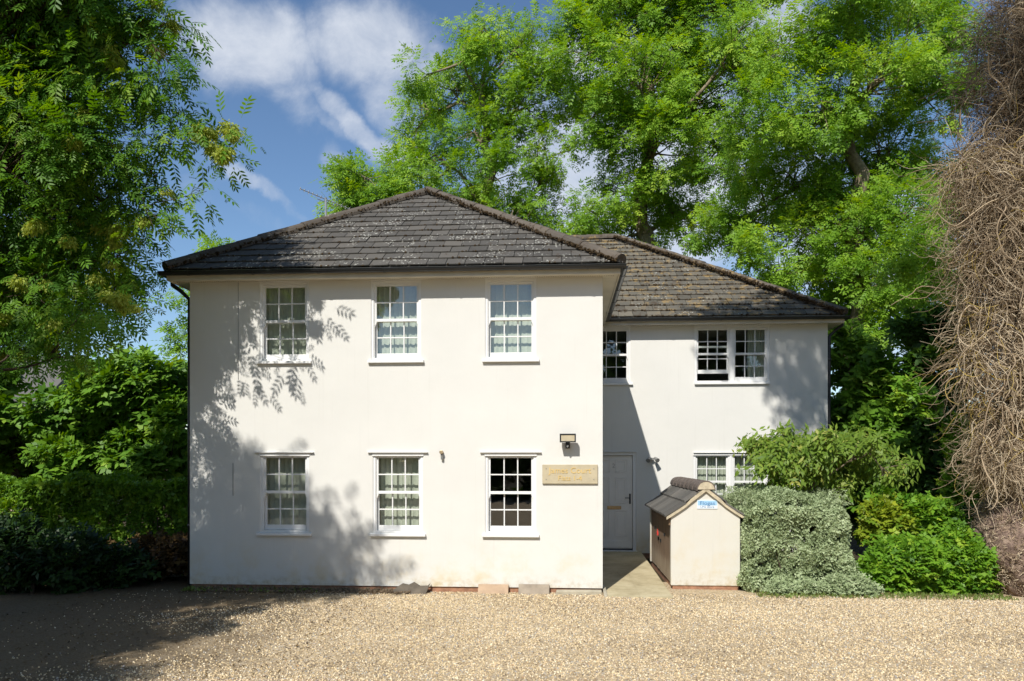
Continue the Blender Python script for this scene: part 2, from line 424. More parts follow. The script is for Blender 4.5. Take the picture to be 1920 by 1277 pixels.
class MB:
    def __init__(s): s.v = []; s.f = []; s.t = []
    def poly(s, pts, tint=0.5):
        i = len(s.v); s.v += [tuple(float(c) for c in p) for p in pts]; s.f.append(tuple(range(i, i + len(pts)))); s.t += [tint] * len(pts)
    def add(s, vs, fs, tint=0.5):
        i = len(s.v); s.v += [tuple(float(c) for c in p) for p in vs]; s.t += [tint] * len(vs)
        s.f += [tuple(i + k for k in f) for f in fs]
    def box(s, x0, x1, y0, y1, z0, z1, tint=0.5):
        s.add([(x0, y0, z0), (x1, y0, z0), (x1, y1, z0), (x0, y1, z0), (x0, y0, z1), (x1, y0, z1), (x1, y1, z1), (x0, y1, z1)],
              [(0, 3, 2, 1), (4, 5, 6, 7), (0, 1, 5, 4), (1, 2, 6, 5), (2, 3, 7, 6), (3, 0, 4, 7)], tint)
    def prism(s, pts, axis, a0, a1, tint=0.5):
        """2-D outline extruded along 'x','y' or 'z' from a0 to a1"""
        def mk(p, a):
            return {'x': (a, p[0], p[1]), 'y': (p[0], a, p[1]), 'z': (p[0], p[1], a)}[axis]
        n = len(pts)
        vs = [mk(p, a0) for p in pts] + [mk(p, a1) for p in pts]
        fs = [tuple(range(n))[::-1], tuple(range(n, 2 * n))] + [(i, (i + 1) % n, n + (i + 1) % n, n + i) for i in range(n)]
        s.add(vs, fs, tint)
    def tube(s, pts, radii, n=8, cap=True, tint=0.5):
        pts = [Vector(p) for p in pts]
        if not hasattr(radii, '__len__'): radii = [radii] * len(pts)
        rings = []; up = None
        base = len(s.v)
        for i, p in enumerate(pts):
            d = (pts[min(i + 1, len(pts) - 1)] - pts[max(i - 1, 0)])
            if d.length < 1e-9: d = Vector((0, 0, 1))
            d.normalize()
            if up is None:
                up = d.cross(Vector((0, 0, 1)) if abs(d.z) < 0.9 else Vector((1, 0, 0))).normalized()
            up = (up - d * up.dot(d))
            up = up.normalized() if up.length > 1e-6 else d.orthogonal().normalized()
            w = d.cross(up)
            for k in range(n):
                a = 2 * math.pi * k / n
                s.v.append(tuple(p + (up * math.cos(a) + w * math.sin(a)) * radii[i])); s.t.append(tint)
        for i in range(len(pts) - 1):
            for k in range(n):
                a = base + i * n + k; b = base + i * n + (k + 1) % n
                s.f.append((a, b, b + n, a + n))
        if cap:
            s.f.append(tuple(range(base, base + n))[::-1]); e = base + (len(pts) - 1) * n
            s.f.append(tuple(range(e, e + n)))
    def build(s, name, m, parent=None, smooth=False, bevel=0.0, local=False):
        b = Vector((0, 0, 0)) if local else base_of(parent)
        me = bpy.data.meshes.new(name)
        me.from_pydata([(v[0] - b.x, v[1] - b.y, v[2] - b.z) for v in s.v], [], s.f)
        me.materials.append(m)
        at = me.attributes.new('tint', 'FLOAT', 'POINT'); at.data.foreach_set('value', np.array(s.t, dtype=np.float32))
        if smooth: me.polygons.foreach_set('use_smooth', [True] * len(me.polygons))
        me.update()
        o = link_mesh(name, me, parent)
        if bevel:
            md = o.modifiers.new('bevel', 'BEVEL'); md.width = bevel; md.segments = 2; md.limit_method = 'ANGLE'; md.angle_limit = math.radians(40)
        return o

def batch(name, tv, tf, pos, mats, tint, m, parent=None, smooth=False):
    """many copies of a small template as one mesh. tv (k,3), tf (q,n), mats (N,3,3) columns=axes"""
    N, k = len(pos), len(tv)
    b = np.array(base_of(parent))
    v = np.einsum('nij,kj->nki', mats, tv) + (pos - b)[:, None, :]
    q, n = tf.shape
    f = (tf[None] + (np.arange(N) * k)[:, None, None]).reshape(-1)
    me = bpy.data.meshes.new(name)
    me.vertices.add(N * k); me.vertices.foreach_set('co', v.reshape(-1).astype(np.float32))
    me.loops.add(len(f)); me.loops.foreach_set('vertex_index', f.astype(np.int32))
    me.polygons.add(N * q)
    me.polygons.foreach_set('loop_start', (np.arange(N * q) * n).astype(np.int32))
    me.polygons.foreach_set('loop_total', np.full(N * q, n, dtype=np.int32))
    if smooth: me.polygons.foreach_set('use_smooth', np.ones(N * q, dtype=bool))
    at = me.attributes.new('tint', 'FLOAT', 'POINT'); at.data.foreach_set('value', np.repeat(np.clip(tint, 0, 1), k).astype(np.float32))
    me.materials.append(m)
    me.update(calc_edges=True)
    return link_mesh(name, me, parent)

def frames(axis, up, scale):
    """axis -> local x (leaf length), up -> local z"""
    a = axis / (np.linalg.norm(axis, axis=1, keepdims=True) + 1e-9)
    y = np.cross(up, a); y /= (np.linalg.norm(y, axis=1, keepdims=True) + 1e-9)
    z = np.cross(a, y)
    return np.stack([a, y, z], axis=2) * scale[:, None, None]

def leaflet(p, ang, L, W, droop=0.15, detail=False):
    ca, sa = math.cos(ang), math.sin(ang)
    def tr(x, y, z): return (p[0] + x * ca - y * sa, p[1] + x * sa + y * ca, p[2] + z)
    if detail:
        return [tr(0, 0, 0), tr(L * .3, -W * .42, -.01), tr(L * .62, -W * .4, -droop * .5), tr(L, 0, -droop), tr(L * .62, W * .4, -droop * .5), tr(L * .3, W * .42, -.01)], [(0, 1, 2, 3), (0, 3, 4, 5)]
    return [tr(0, 0, 0), tr(L * .45, -W * .5, -droop * .3), tr(L, 0, -droop), tr(L * .45, W * .5, -droop * .3)], [(0, 1, 2, 3)]

def pinnate(pairs, detail=False, ll=0.36, lw=0.13):
    vs, fs = [], []
    def put(p, ang, L, W, dr):
        v, f = leaflet(p, ang, L, W, dr, detail)
        b = len(vs); vs.extend(v); fs.extend([tuple(b + i for i in q) for q in f])
    for i in range(pairs):
        x = 0.22 + 0.68 * i / max(1, pairs - 1)
        z = -0.12 * x * x
        for sgn in (-1, 1):
            put((x, 0, z), sgn * math.radians(52), ll, lw, 0.08)
    put((0.95, 0, -0.11), 0.0, ll, lw, 0.08)
    if detail:
        b = len(vs); vs.extend([(0, -.006, 0), (.95, -.006, -.11), (.95, .006, -.11), (0, .006, 0)]); fs.append((b, b + 1, b + 2, b + 3))
    return np.array(vs), np.array(fs)
T_ASH_FAR = pinnate(3, False, 0.40, 0.17)
T_ASH_NEAR = pinnate(4, True, 0.36, 0.13)
def cluster(n, L, W, seed):
    r = random.Random(seed); vs, fs = [], []
    for i in range(n):
        a = 2 * math.pi * i / n + r.uniform(-.4, .4)
        v, f = leaflet((r.uniform(-.15, .15), r.uniform(-.15, .15), r.uniform(-.15, .15)), a, L * r.uniform(.8, 1.2), W, r.uniform(0, .4))
        b = len(vs); vs.extend(v); fs.extend([tuple(b + k for k in q) for q in f])
    return np.array(vs), np.array(fs)
T_BROAD = cluster(4, 0.9, 0.55, 3)
T_SMALL = cluster(3, 0.9, 0.62, 5)
T_CHERRY = cluster(3, 1.0, 0.30, 8)
_v, _f = leaflet((0, 0, 0), 0, 1.0, 0.42, 0.2, True)
T_LEAF = (np.array(_v), np.array(_f))
g = (1 + 5 ** .5) / 2
ICO_V = np.array([(-1, g, 0), (1, g, 0), (-1, -g, 0), (1, -g, 0), (0, -1, g), (0, 1, g), (0, -1, -g), (0, 1, -g), (g, 0, -1), (g, 0, 1), (-g, 0, -1), (-g, 0, 1)]) / 1.9
ICO_F = np.array([(0, 11, 5), (0, 5, 1), (0, 1, 7), (0, 7, 10), (0, 10, 11), (1, 5, 9), (5, 11, 4), (11, 10, 2), (10, 7, 6), (7, 1, 8), (3, 9, 4), (3, 4, 2), (3, 2, 6), (3, 6, 8), (3, 8, 9), (4, 9, 5), (2, 4, 11), (6, 2, 10), (8, 6, 7), (9, 8, 1)])

def unit(n):
    d = rng.normal(size=(n, 3)); return d / np.linalg.norm(d, axis=1, keepdims=True)

def foliage(lobes, per_m2, leaf_len, sub_r=0.4, spread=0.42, shell=0.55, zsq=0.85, droop=0.35, size_var=0.3, subs_per_m2=1.6):
    """leaf positions, axes, sizes, tints for a list of (centre, radius)"""
    P_, A_, T_, S_, R_ = [], [], [], [], []
    for c, r in lobes:
        c = np.array(c, float)
        area = 4 * math.pi * r * r
        ns = max(5, int(area * subs_per_m2 / max(sub_r / 0.4, 0.2) ** 2))
        d = unit(ns)
        rad = r * (shell + (1 - shell) * rng.random(ns) ** 0.5) * (0.82 + 0.36 * rng.random(ns))
        sc = c + d * rad[:, None] * np.array([1, 1, zsq])
        nl = max(4, int(area * per_m2 / ns))
        for s_, dd in zip(sc, d):
            sr = sub_r * (0.6 + 0.8 * rng.random())
            off = rng.normal(size=(nl, 3)) * spread * sr * np.array([1, 1, .75])
            pos = s_ + off
            ax = off / (np.linalg.norm(off, axis=1, keepdims=True) + 1e-6) * 0.8 + dd * 0.6 + unit(nl) * 0.6 + np.array([0, 0, -droop])
            P_.append(pos); A_.append(ax)
            t = 0.45 + rng.normal() * 0.16
            T_.append(t + rng.normal(size=nl) * 0.13)
            S_.append(leaf_len * (1 + size_var * rng.normal(size=nl)).clip(0.45, 1.6))
        R_.append(sc)
    return np.concatenate(P_), np.concatenate(A_), np.concatenate(T_), np.concatenate(S_), R_

def make_plant(name, label, cat, base, lobes, tmpl, leaf_m, per_m2, leaf_len, bark, trunk_r=0.2, group=None, stems=None,
               crown_name='crown', limb_r=0.06, twigs=True, fork=0.35, updir=0.9, trunk_name='trunk', **kw):
    base = np.array(base, float)
    e = empty(name, base, label, cat, group)
    pos, ax, t, sz, subs = foliage(lobes, per_m2, leaf_len, **kw)
    up = unit(len(pos)) * (1 - updir) + np.array([-0.2, -0.75, 1.0]) * updir + unit(len(pos)) * 0.55
    batch(crown_name, tmpl[0], tmpl[1], pos, frames(ax, up, sz), t, leaf_m, e)
    mb = MB()
    cs = np.array([l[0] for l in lobes])
    zmin, zmax = cs[:, 2].min(), cs[:, 2].max()
    top = cs.mean(axis=0)
    zf = base[2] + max(0.25, (zmin - base[2]) * 0.8)
    forkp = np.array([base[0] + (top[0] - base[0]) * 0.15, base[1] + (top[1] - base[1]) * 0.15, zf])
    topp = np.array([top[0], top[1], zmax])
    n = 12
    path = [base + np.array([0, 0, -0.2])] + [base * (1 - k) + forkp * k for k in (0.33, 0.66, 1.0)]
    for k in np.linspace(0.15, 1, n):
        path.append(forkp * (1 - k) + topp * k + rng.normal(size=3) * 0.06 * (topp[2] - forkp[2]) * 0.25)
    path = np.array(path)
    rr = trunk_r * np.array([1.35, 1.0, 0.9, 0.85] + list(np.linspace(0.78, 0.14, n)))
    mb.tube(path, list(rr), 9)
    def axd(c): return min(np.linalg.norm(path[k] - c) for k in range(3, len(path)))
    order = sorted(range(len(lobes)), key=lambda k: axd(np.array(lobes[k][0])))
    done = []
    for li in order:
        c, r = lobes[li]
        c = np.array(c)
        # start: trunk point lower than the lobe
        zs = c[2] - max(0.6, np.linalg.norm((c - topp)[:2]) * 0.9)
        i = int(np.argmin(np.abs(path[3:, 2] - zs))) + 3
        a = path[i]
        r_start = rr[i] * 0.7
        if done:
            j_ = min(range(len(done)), key=lambda k: np.linalg.norm(done[k][0] - c))
            if np.linalg.norm(done[j_][0] - c) < 0.85 * axd(c):
                a = done[j_][0]; r_start = done[j_][1]
        mid = a * 0.5 + c * 0.5 + np.array([0, 0, -0.08 * np.linalg.norm(c - a)]) + rng.normal(size=3) * 0.11 * np.linalg.norm(c - a)
        pts = [(1 - k) ** 2 * a + 2 * k * (1 - k) * mid + k * k * c for k in np.linspace(0, 1, 8)]
        r0 = min(r_start, limb_r * (0.6 + r * 0.5) * 1.15); done.append((pts[5], r0 * .8))
        mb.tube(pts, list(np.linspace(r0, r0 * 0.35, 8)), 6)
        if twigs:
            for sc in subs[li][:: max(1, len(subs[li]) // 26)]:
                j = rng.integers(4, 8); a2 = pts[j]
                m2 = a2 * 0.5 + sc * 0.5 + rng.normal(size=3) * 0.10 * r
                pp = [a2 * (1 - k) ** 2 + 2 * k * (1 - k) * m2 + k * k * sc for k in (0, .25, .5, .75, 1)]
                mb.tube(pp, list(np.linspace(r0 * 0.32, max(0.004, r0 * 0.08), 5)), 4, cap=False)
    mb.build(trunk_name, bark, e, smooth=True)
    return e

# ================================================================== ground
def sheet(name, x0, x1, y0, y1, z, m, n=1, amp=0.0):
    xs = np.linspace(x0, x1, n + 1); ys = np.linspace(y0, y1, n + 1)
    X, Y = np.meshgrid(xs, ys)
    Z = np.full_like(X, z)
    if amp:
        Z = Z + amp * (np.sin(X * 1.3 + 1) * np.cos(Y * 1.7) + 0.6 * np.sin(X * 3.1 + Y * 2.3) + 0.3 * np.cos(X * 7 - Y * 5))
    v = np.stack([X, Y, Z], 2).reshape(-1, 3)
    f = [(j * (n + 1) + i, j * (n + 1) + i + 1, (j + 1) * (n + 1) + i + 1, (j + 1) * (n + 1) + i) for j in range(n) for i in range(n)]
    me = bpy.data.meshes.new(name); me.from_pydata(v.tolist(), [], f); me.materials.append(m)
    me.polygons.foreach_set('use_smooth', [True] * len(me.polygons)); me.update()
    return tag(link_mesh(name, me), kind='structure')
sheet('ground', -400, 400, -400, 600, -0.03, M['soil'])
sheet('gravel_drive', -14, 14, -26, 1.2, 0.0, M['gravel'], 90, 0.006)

XL = P(356, 800, 0)[0]; XR = P(1130, 800, 0)[0]; XW = P(1552, 800, 4.6)[0]
WY = 4.6                       # wing set back
SLOPE = 0.66; OV = 0.27
ZS, ZE = 4.99, 5.13            # soffit, eave of the tiles

# pebbles: real stones strewn over the sheet
def pebbles():
    n = 170000
    y = -6.2 + 6.25 * rng.random(n) ** 0.9
    x = -7.0 + 16.0 * rng.random(n)
    # keep those the drive shows, off the path
    keep = (np.abs(x) < (y + 12.2) * 0.75 + 0.5) & ~((x > 0.62) & (x < 1.66) & (y > -0.32))
    yt = y + .12 * np.sin(x * .5) + .04 * x
    keep &= rng.random(n) < 1 - .35 * (np.exp(-((yt + 2.3) / .16) ** 2) + np.exp(-((yt + 3.7) / .18) ** 2))
    keep &= rng.random(n) < .80 + .25 * np.sin(x * 1.9 + np.sin(y * 2.3) * 1.4) * np.sin(y * 2.9 + x * .8)
    keep &= rng.random(n) < np.clip((x + 5.2 + .8 * np.sin(y * 2.1)) / 2.6, .025, 1)  # thinned on the left so the ground painted as shade stays dark
    x, y = x[keep], y[keep]; n = len(x)
    s = 0.0052 + 0.0055 * rng.random(n) ** 2
    z = 0.004 + 0.006 * (np.sin(x * 1.3 + 1) * np.cos(y * 1.7) + 0.6 * np.sin(x * 3.1 + y * 2.3) + 0.3 * np.cos(x * 7 - y * 5))
    fr = frames(unit(n), unit(n), s)
    fr = fr * np.array([1.45, 1.0, 0.75])[None, None, :]
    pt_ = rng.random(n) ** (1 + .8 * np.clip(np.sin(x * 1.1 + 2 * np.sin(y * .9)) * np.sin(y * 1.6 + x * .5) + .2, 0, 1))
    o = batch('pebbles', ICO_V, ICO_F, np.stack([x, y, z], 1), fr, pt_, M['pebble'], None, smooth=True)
    tag(o, 'small buff pebbles strewn loose over the gravel drive', 'gravel', kind='stuff')
pebbles()

# path to the front door
pb = MB()
xa, xb = XR + 0.06, P(1262, 1118, -0.35)[0]
rows = [(-0.35, 0.012, 0.018), (0.75, 0.03, 0.04), (1.8, 0.055, 0.06), (2.9, 0.08, 0.085), (WY - 0.001, 0.12, 0.12)]
pb_pts = []
for (y, z, _) in rows: pb_pts.append([(xa, y, z), ((xa + xb) / 2, y, z + 0.004), (xb - 0.002, y, z)])
for a, b in zip(pb_pts[:-1], pb_pts[1:]):
    for k in range(2):
        p = [np.array(a[k]), np.array(a[k + 1]), np.array(b[k + 1]), np.array(b[k])]
        c = sum(p) / 4
        q = [c + (x - c) * 0.988 for x in p]
        pb.poly(q); pb.poly([q[0], q[0] - [0, 0, .03], q[1] - [0, 0, .03], q[1]])
        pb.poly([q[1], q[1] - [0, 0, .03], q[2] - [0, 0, .03], q[2]])
for a, b in zip(pb_pts[:-1], pb_pts[1:]):
    pb.poly([np.array(a[0]) - [0.02, 0, .008], np.array(a[2]) - [-.02, 0, .008], np.array(b[2]) - [-.02, 0, .008], np.array(b[0]) - [0.02, 0, .008]])
tag(pb.build('path', M['paving']), kind='structure')
kb = MB(); kb.prism([(-0.38, -0.02), (0.30, -0.02), (0.30, 0.09), (-0.38, 0.035)], 'x', XR + 0.005, XR + 0.055)
tag(kb.build('kerb_edging', M['kerb'], bevel=0.006), kind='structure')

# ================================================================== house
house = empty('house', ((XL + XR) / 2, 0, 0), 'white rendered two storey house with dark hipped roofs and sash windows', 'house')

def wall_holes(mb, a0, a1, z0, z1, holes, d0, d1, axis='x'):
    """wall in the a-z plane from depth d0 (outside) to d1 (inside), holes (a0,a1,z0,z1)"""
    As = sorted({a0, a1, *[h[0] for h in holes], *[h[1] for h in holes]})
    Zs = sorted({z0, z1, *[h[2] for h in holes], *[h[3] for h in holes]})
    def pt(a, d, z): return (a, d, z) if axis == 'x' else (d, a, z)
    def solid(i, j):
        if not (0 <= i < len(As) - 1 and 0 <= j < len(Zs) - 1): return False
        ca, cz = (As[i] + As[i + 1]) / 2, (Zs[j] + Zs[j + 1]) / 2
        return not any(h[0] < ca < h[1] and h[2] < cz < h[3] for h in holes)
    for i in range(len(As) - 1):
        for j in range(len(Zs) - 1):
            if not solid(i, j): continue
            a, b, z, w = As[i], As[i + 1], Zs[j], Zs[j + 1]
            mb.poly([pt(a, d0, z), pt(b, d0, z), pt(b, d0, w), pt(a, d0, w)])
            mb.poly([pt(a, d1, w), pt(b, d1, w), pt(b, d1, z), pt(a, d1, z)])
            if not solid(i - 1, j): mb.poly([pt(a, d0, z), pt(a, d0, w), pt(a, d1, w), pt(a, d1, z)])
            if not solid(i + 1, j): mb.poly([pt(b, d0, z), pt(b, d1, z), pt(b, d1, w), pt(b, d0, w)])
            if not solid(i, j - 1): mb.poly([pt(a, d0, z), pt(a, d1, z), pt(b, d1, z), pt(b, d0, z)])
            if not solid(i, j + 1): mb.poly([pt(a, d0, w), pt(b, d0, w), pt(b, d1, w), pt(a, d1, w)])

# window survey: (u centre, outer width, z bottom, z top, wall Y, options)
wins = []
WW, = (0.83,)
UB, UT = 2.12 + 188 / 119.0, 2.12 + 339 / 119.0
LB, LT = 2.12 - 141 / 119.0, 2.12 + 11 / 119.0
for u in (533, 742.5, 957.5):
    wins.append((P(u, 600, 0)[0], WW, UB, UT, 0.0, dict(upper=True, blind=True)))
wins.append((P(533.5, 900, 0)[0], WW, LB, LT, 0.0, dict(drip=True, blind=True)))
wins.append((P(746, 900, 0)[0], WW, LB, LT, 0.0, dict(drip=True, blind=True)))
wins.append((P(957.5, 900, 0)[0], WW, LB, LT, 0.0, dict(drip=True)))
sw = 0.80
wins.append((P(1183, 650, WY)[0] - WW / 2, WW, 3.76, 5.0 - 0.04, WY, dict(upper=True)))
x0 = P(1302, 650, WY)[0]; x1 = P(1443, 650, WY)[0]; half = (x1 - x0) / 2
wins.append((x0 + half / 2, half, 3.76, 4.96, WY, dict(upper=True, open=0.16, pair=True)))
wins.append((x1 - half / 2, half, 3.76, 4.96, WY, dict(upper=True, curtain=True, pair=True)))
x0 = P(1300, 900, WY)[0]; x1 = P(1441, 900, WY)[0]
wins.append((x0 + half / 2, half, 1.0, 2.24, WY, dict(drip=True, blind=True, deep=True, pair=True)))
wins.append((x1 - half / 2, half, 1.0, 2.24, WY, dict(drip=True, blind=True, deep=True, pair=True)))

DX0, DX1, DZ0, DZ1 = P(1193, 900, WY)[0] - 1.02, P(1193, 900, WY)[0], 0.14, 2.12 + 12 / 86.3
TH = 0.28
wall = MB()
wall_holes(wall, XL, XR, 0.085, ZS, [(w[0] - w[1] / 2 + .01, w[0] + w[1] / 2 - .01, w[2], w[3]) for w in wins if w[4] == 0.0], 0.0, TH)
hw = [(w[0] - w[1] / 2 + (0.01 if not w[5].get('pair') else 0), w[0] + w[1] / 2 - (0.01 if not w[5].get('pair') else 0), w[2], w[3]) for w in wins if w[4] == WY]
wall_holes(wall, XR - 0.3, XW, 0.085, ZS, hw + [(DX0, DX1, 0.085, DZ1)], WY, WY + TH)
# sides and back, butted
BKM, BKW = 13.6, 12.9
wall_holes(wall, TH, BKM, 0.085, ZS, [], XL, XL + TH, 'y')
wall_holes(wall, 0.0 + TH, WY, 0.085, ZS, [], XR, XR - TH, 'y')
wall_holes(wall, WY + TH, BKW, 0.085, ZS, [], XW, XW - TH, 'y')
wall.box(XL + TH, XR, BKM - TH, BKM, 0.085, ZS)
wall.box(XR, XW - TH, BKW - TH, BKW, 0.085, ZS)
wall.build('wall', M['render'], house)
pl = MB()
pl.box(XL + .02, XR - .02, 0.025, TH, -0.05, 0.085); pl.box(XR - .02, XW - .02, WY + .025, WY + TH, -0.05, 0.085)
pl.box(XR - .2, XR - .02, TH, WY + .02, -.05, .085)
pl.build('plinth', M['brick'], house)
it = MB()
it.box(XL + TH + .01, XR - TH - .01, TH + .01, 6.0, 2.5, 2.68); it.box(XL + TH + .01, XR - TH - .01, TH + .01, 6.0, 4.9, 4.97)
it.box(XR + .02, XW - TH - .01, WY + TH + .01, 9.0, 2.5, 2.68); it.box(XR + .02, XW - TH - .01, WY + TH + .01, 9.0, 4.975, 4.985)
it.box(XL + TH + .01, XR - TH - .01, 6.0, 6.1, .1, 4.96); it.box(XR - TH + .01, XW - TH - .01, 9.0, 9.1, .1, 4.97)
it.box(-2.12, -2.02, TH + .01, 6.0, .1, 2.5); it.box(-2.12, -2.02, TH + .01, 6.0, 2.68, 4.9)
it.box(2.5, 2.6, WY + TH + .01, 9.0, .1, 2.5); it.box(2.5, 2.6, WY + TH + .01, 9.0, 2.68, 4.97)
it.build('partition', M['plaster_in'], house)
fl = MB(); fl.box(XL + TH, XR - TH, TH, 6.0, .05, .12); fl.box(XR - TH, XW - TH, WY + TH, 9.0, .05, .125)
fl.build('floor', M['carpet'], house)

def make_window(x, W, z0, z1, Y, opt):
    H = z1 - z0
    ox = lambda mb: mb
    f = MB()
    jb = 0.05
    f.box(-W / 2, -W / 2 + jb, 0.015, 0.15, 0, H); f.box(W / 2 - jb, W / 2, 0.015, 0.15, 0, H)
    f.box(-W / 2 + jb, W / 2 - jb, 0.015, 0.15, H - 0.04, H); f.box(-W / 2 + jb, W / 2 - jb, 0.015, 0.16, 0, 0.03)
    f.box(-W / 2 + jb, -W / 2 + jb + .012, 0.028, 0.06, .03, H - .04); f.box(W / 2 - jb - .012, W / 2 - jb, 0.028, 0.06, .03, H - .04)
    win = f.build('window', M['upvc'], None, bevel=0.003)
    win.parent = house; win.location = Vector((x, Y, z0)) - base_of(house)
    s = MB()
    ex = 0.0 if opt.get('pair') else 0.035
    s.prism([(-0.055, -0.052), (0.012, -0.052), (0.012, 0.0), (-0.055, -0.014)], 'x', -W / 2 - ex, W / 2 + ex)
    so_ = s.build('sill', M['upvc'], None, bevel=0.003); so_.parent = win
    if opt.get('drip'):
        h = MB(); h.box(-W / 2 - .07 * (not opt.get('pair')), W / 2 + .07 * (not opt.get('pair')), -0.045, 0.0, H + 0.004, H + 0.014)
        h.box(-W / 2, W / 2, -0.012, -0.001, H - 0.05, H + 0.003)
        hh = h.build('drip_head', M['upvc'], None); hh.parent = win
    else:
        h = MB(); h.box(-W / 2, W / 2, -0.014, 0.0, H + .001, min(H + 0.06, ZS - z0 - .001))
        hh = h.build('head_board', M['upvc'], None); hh.parent = win
    wi = W / 2 - jb - 0.002
    mr = H / 2 + 0.005           # meeting rail centre
    def sash(name, ya, yb, za, zb, rt, rb, horns=False):
        m = MB(); st = 0.038
        m.box(-wi, -wi + st, ya, yb, za, zb); m.box(wi - st, wi, ya, yb, za, zb)
        m.box(-wi + st, wi - st, ya, yb, zb - rt, zb); m.box(-wi + st, wi - st, ya, yb, za, za + rb)
        gi = 2 * (wi - st) / 3; g0, g1 = za + rb, zb - rt; gm = (g0 + g1) / 2
        for k in (1, 2):
            xx = -wi + st + gi * k
            m.box(xx - .0095, xx + .0095, ya + .004, yb - .004, g0, gm - .0095); m.box(xx - .0095, xx + .0095, ya + .004, yb - .004, gm + .0095, g1)
        m.box(-wi + st, wi - st, ya + .004, yb - .004, gm - .0095, gm + .0095)
        if horns:
            for sg in (-1, 1):
                a = sg * wi; b = sg * (wi - st)
                pts = [(a, za), (b, za), (b, za - .02), (a * .6 + b * .4, za - .075), (a, za - .085)]
                m.prism(pts if sg < 0 else pts[::-1], 'y', ya, yb)
        o = m.build(name, M['upvc'], None, bevel=0.0025); o.parent = win
        gls = MB(); ym = (ya + yb) / 2
        gls.poly([(-wi + st, ym, g0), (wi - st, ym, g0), (wi - st, ym, g1), (-wi + st, ym, g1)])
        go = gls.build('glass', M['glass'], None); go.parent = win
    sash('upper_sash', 0.045, 0.085, mr - 0.022, H - 0.041, 0.042, 0.045, True)
    dz = opt.get('open', 0.0)
    sash('lower_sash', 0.095, 0.135, 0.032 + dz, mr + 0.020 + dz, 0.040, 0.080)
    if opt.get('blind'):
        rr0 = random.Random(int(x * 37 + z0 * 11) + 5); b = MB(); pitch = rr0.choice([.083, .085, .088]); n = int((W + .25) / pitch); yb = rr0.choice([.22, .25, .28]) if not opt.get('deep') else 0.20
        rr = random.Random(int(x * 100) + int(z0 * 10)); base_a = rr.choice([6, 10, 14])
        for k in range(n):
            xx = -W / 2 + .04 + k * pitch; a = math.radians(base_a + rr.uniform(-6, 6))
            dx, dy = .042 * math.cos(a), .042 * math.sin(a)
            zt, zb_ = H + .12, -.05
            prof = [(-1, 0), (-.5, .006), (0, .009), (.5, .006), (1, 0)]
            for p, q in zip(prof[:-1], prof[1:]):
                b.poly([(xx + p[0] * dx, yb + p[0] * dy + p[1], zb_), (xx + q[0] * dx, yb + q[0] * dy + q[1], zb_), (xx + q[0] * dx, yb + q[0] * dy + q[1], zt), (xx + p[0] * dx, yb + p[0] * dy + p[1], zt)])
        b.box(-W / 2, W / 2 + .2, yb - .02, yb + .02, H + .122, H + .15)
        bo = b.build('blind', M['fabric'], None, smooth=True); bo.parent = win
    if opt.get('curtain'):
        b = MB(); n = 40; pts = []
        for k in range(n + 1):
            xx = -W * .02 + (W * .55) * k / n; pts.append((xx, .22 + .022 * math.sin(k * 1.25)))
        for p, q in zip(pts[:-1], pts[1:]):
            b.poly([(p[0], p[1], -.1), (q[0], q[1], -.1), (q[0], q[1], H + .1), (p[0], p[1], H + .1)])
        bo = b.build('curtain', M['fabric'], None, smooth=True); bo.parent = win
    return win
WL = []
for w in wins: WL.append(make_window(*w))
WL[7]['label'] = 'sash window with its lower sash slid part way open'
WL[5]['label'] = 'ground floor sash window with no blind, dark inside'
# mullion cover strips between the paired sashes
for i in (7, 9):
    m = MB(); xm = wins[i][0] + half / 2
    m.box(xm - .02, xm + .02, WY - .004, WY + .014, wins[i][2], wins[i][3]); m.build('mullion', M['upvc'], house, bevel=.002)

# ---- door
dr = MB()
dx0, dx1 = DX0 + .075, DX1 - .075
dr.box(dx0, dx1, WY + .08, WY + .125, DZ0 + .03, DZ1 - .07)
door = None
panels = []
dw = dx1 - dx0; cx_ = (dx0 + dx1) / 2
def dz_(v): return 2.12 + (860 - v) / 86.3
for (xa_, xb_) in ((dx0 + .10, cx_ - .055), (cx_ + .055, dx1 - .12)):
    for (va, vb) in ((886, 862), (943, 896), (1005, 957)):
        z0_, z1_ = dz_(va), dz_(vb)
        # raised moulding frame and fielded panel
        for (p0, p1, p2, p3) in ((xa_, xb_, z1_ - .018, z1_), (xa_, xb_, z0_, z0_ + .018)):
            dr.box(p0, p1, WY + .068, WY + .0795, p2, p3)
        for (p0, p1) in ((xa_, xa_ + .018), (xb_ - .018, xb_)):
            dr.box(p0, p1, WY + .068, WY + .0795, z0_ + .018, z1_ - .018)
        dr.box(xa_ + .05, xb_ - .05, WY + .072, WY + .0795, z0_ + .05, z1_ - .05)
dr.box(dx0, dx1, WY + .055, WY + .079, DZ0 + .055, DZ0 + .20)
door = dr.build('door', M['door'], house, bevel=.004)
df = MB()
df.box(DX0, DX0 + .07, WY + .02, WY + .14, DZ0, DZ1); df.box(DX1 - .07, DX1, WY + .02, WY + .14, DZ0, DZ1)
df.box(DX0 + .07, DX1 - .07, WY + .02, WY + .14, DZ1 - .065, DZ1); df.box(DX0 - .02, DX1 + .02, WY - .03, WY + .14, 0.10, DZ0)
df.box(DX0 - .03, DX1 + .03, WY - .03, WY - .001, DZ1 + .002, DZ1 + .015)
df.build('door_frame', M['upvc'], house, bevel=.003)
hd = MB(); hx = dx1 - .055; hz = dz_(935)
hd.box(hx - .018, hx + .018, WY + .066, WY + .0795, hz - .11, hz + .11)
hd.tube([(hx, WY + .066, hz + .02), (hx, WY + .03, hz + .02), (hx - .11, WY + .025, hz + .02)], .009, 8)
hd.build('handle', M['black'], door, bevel=.002)
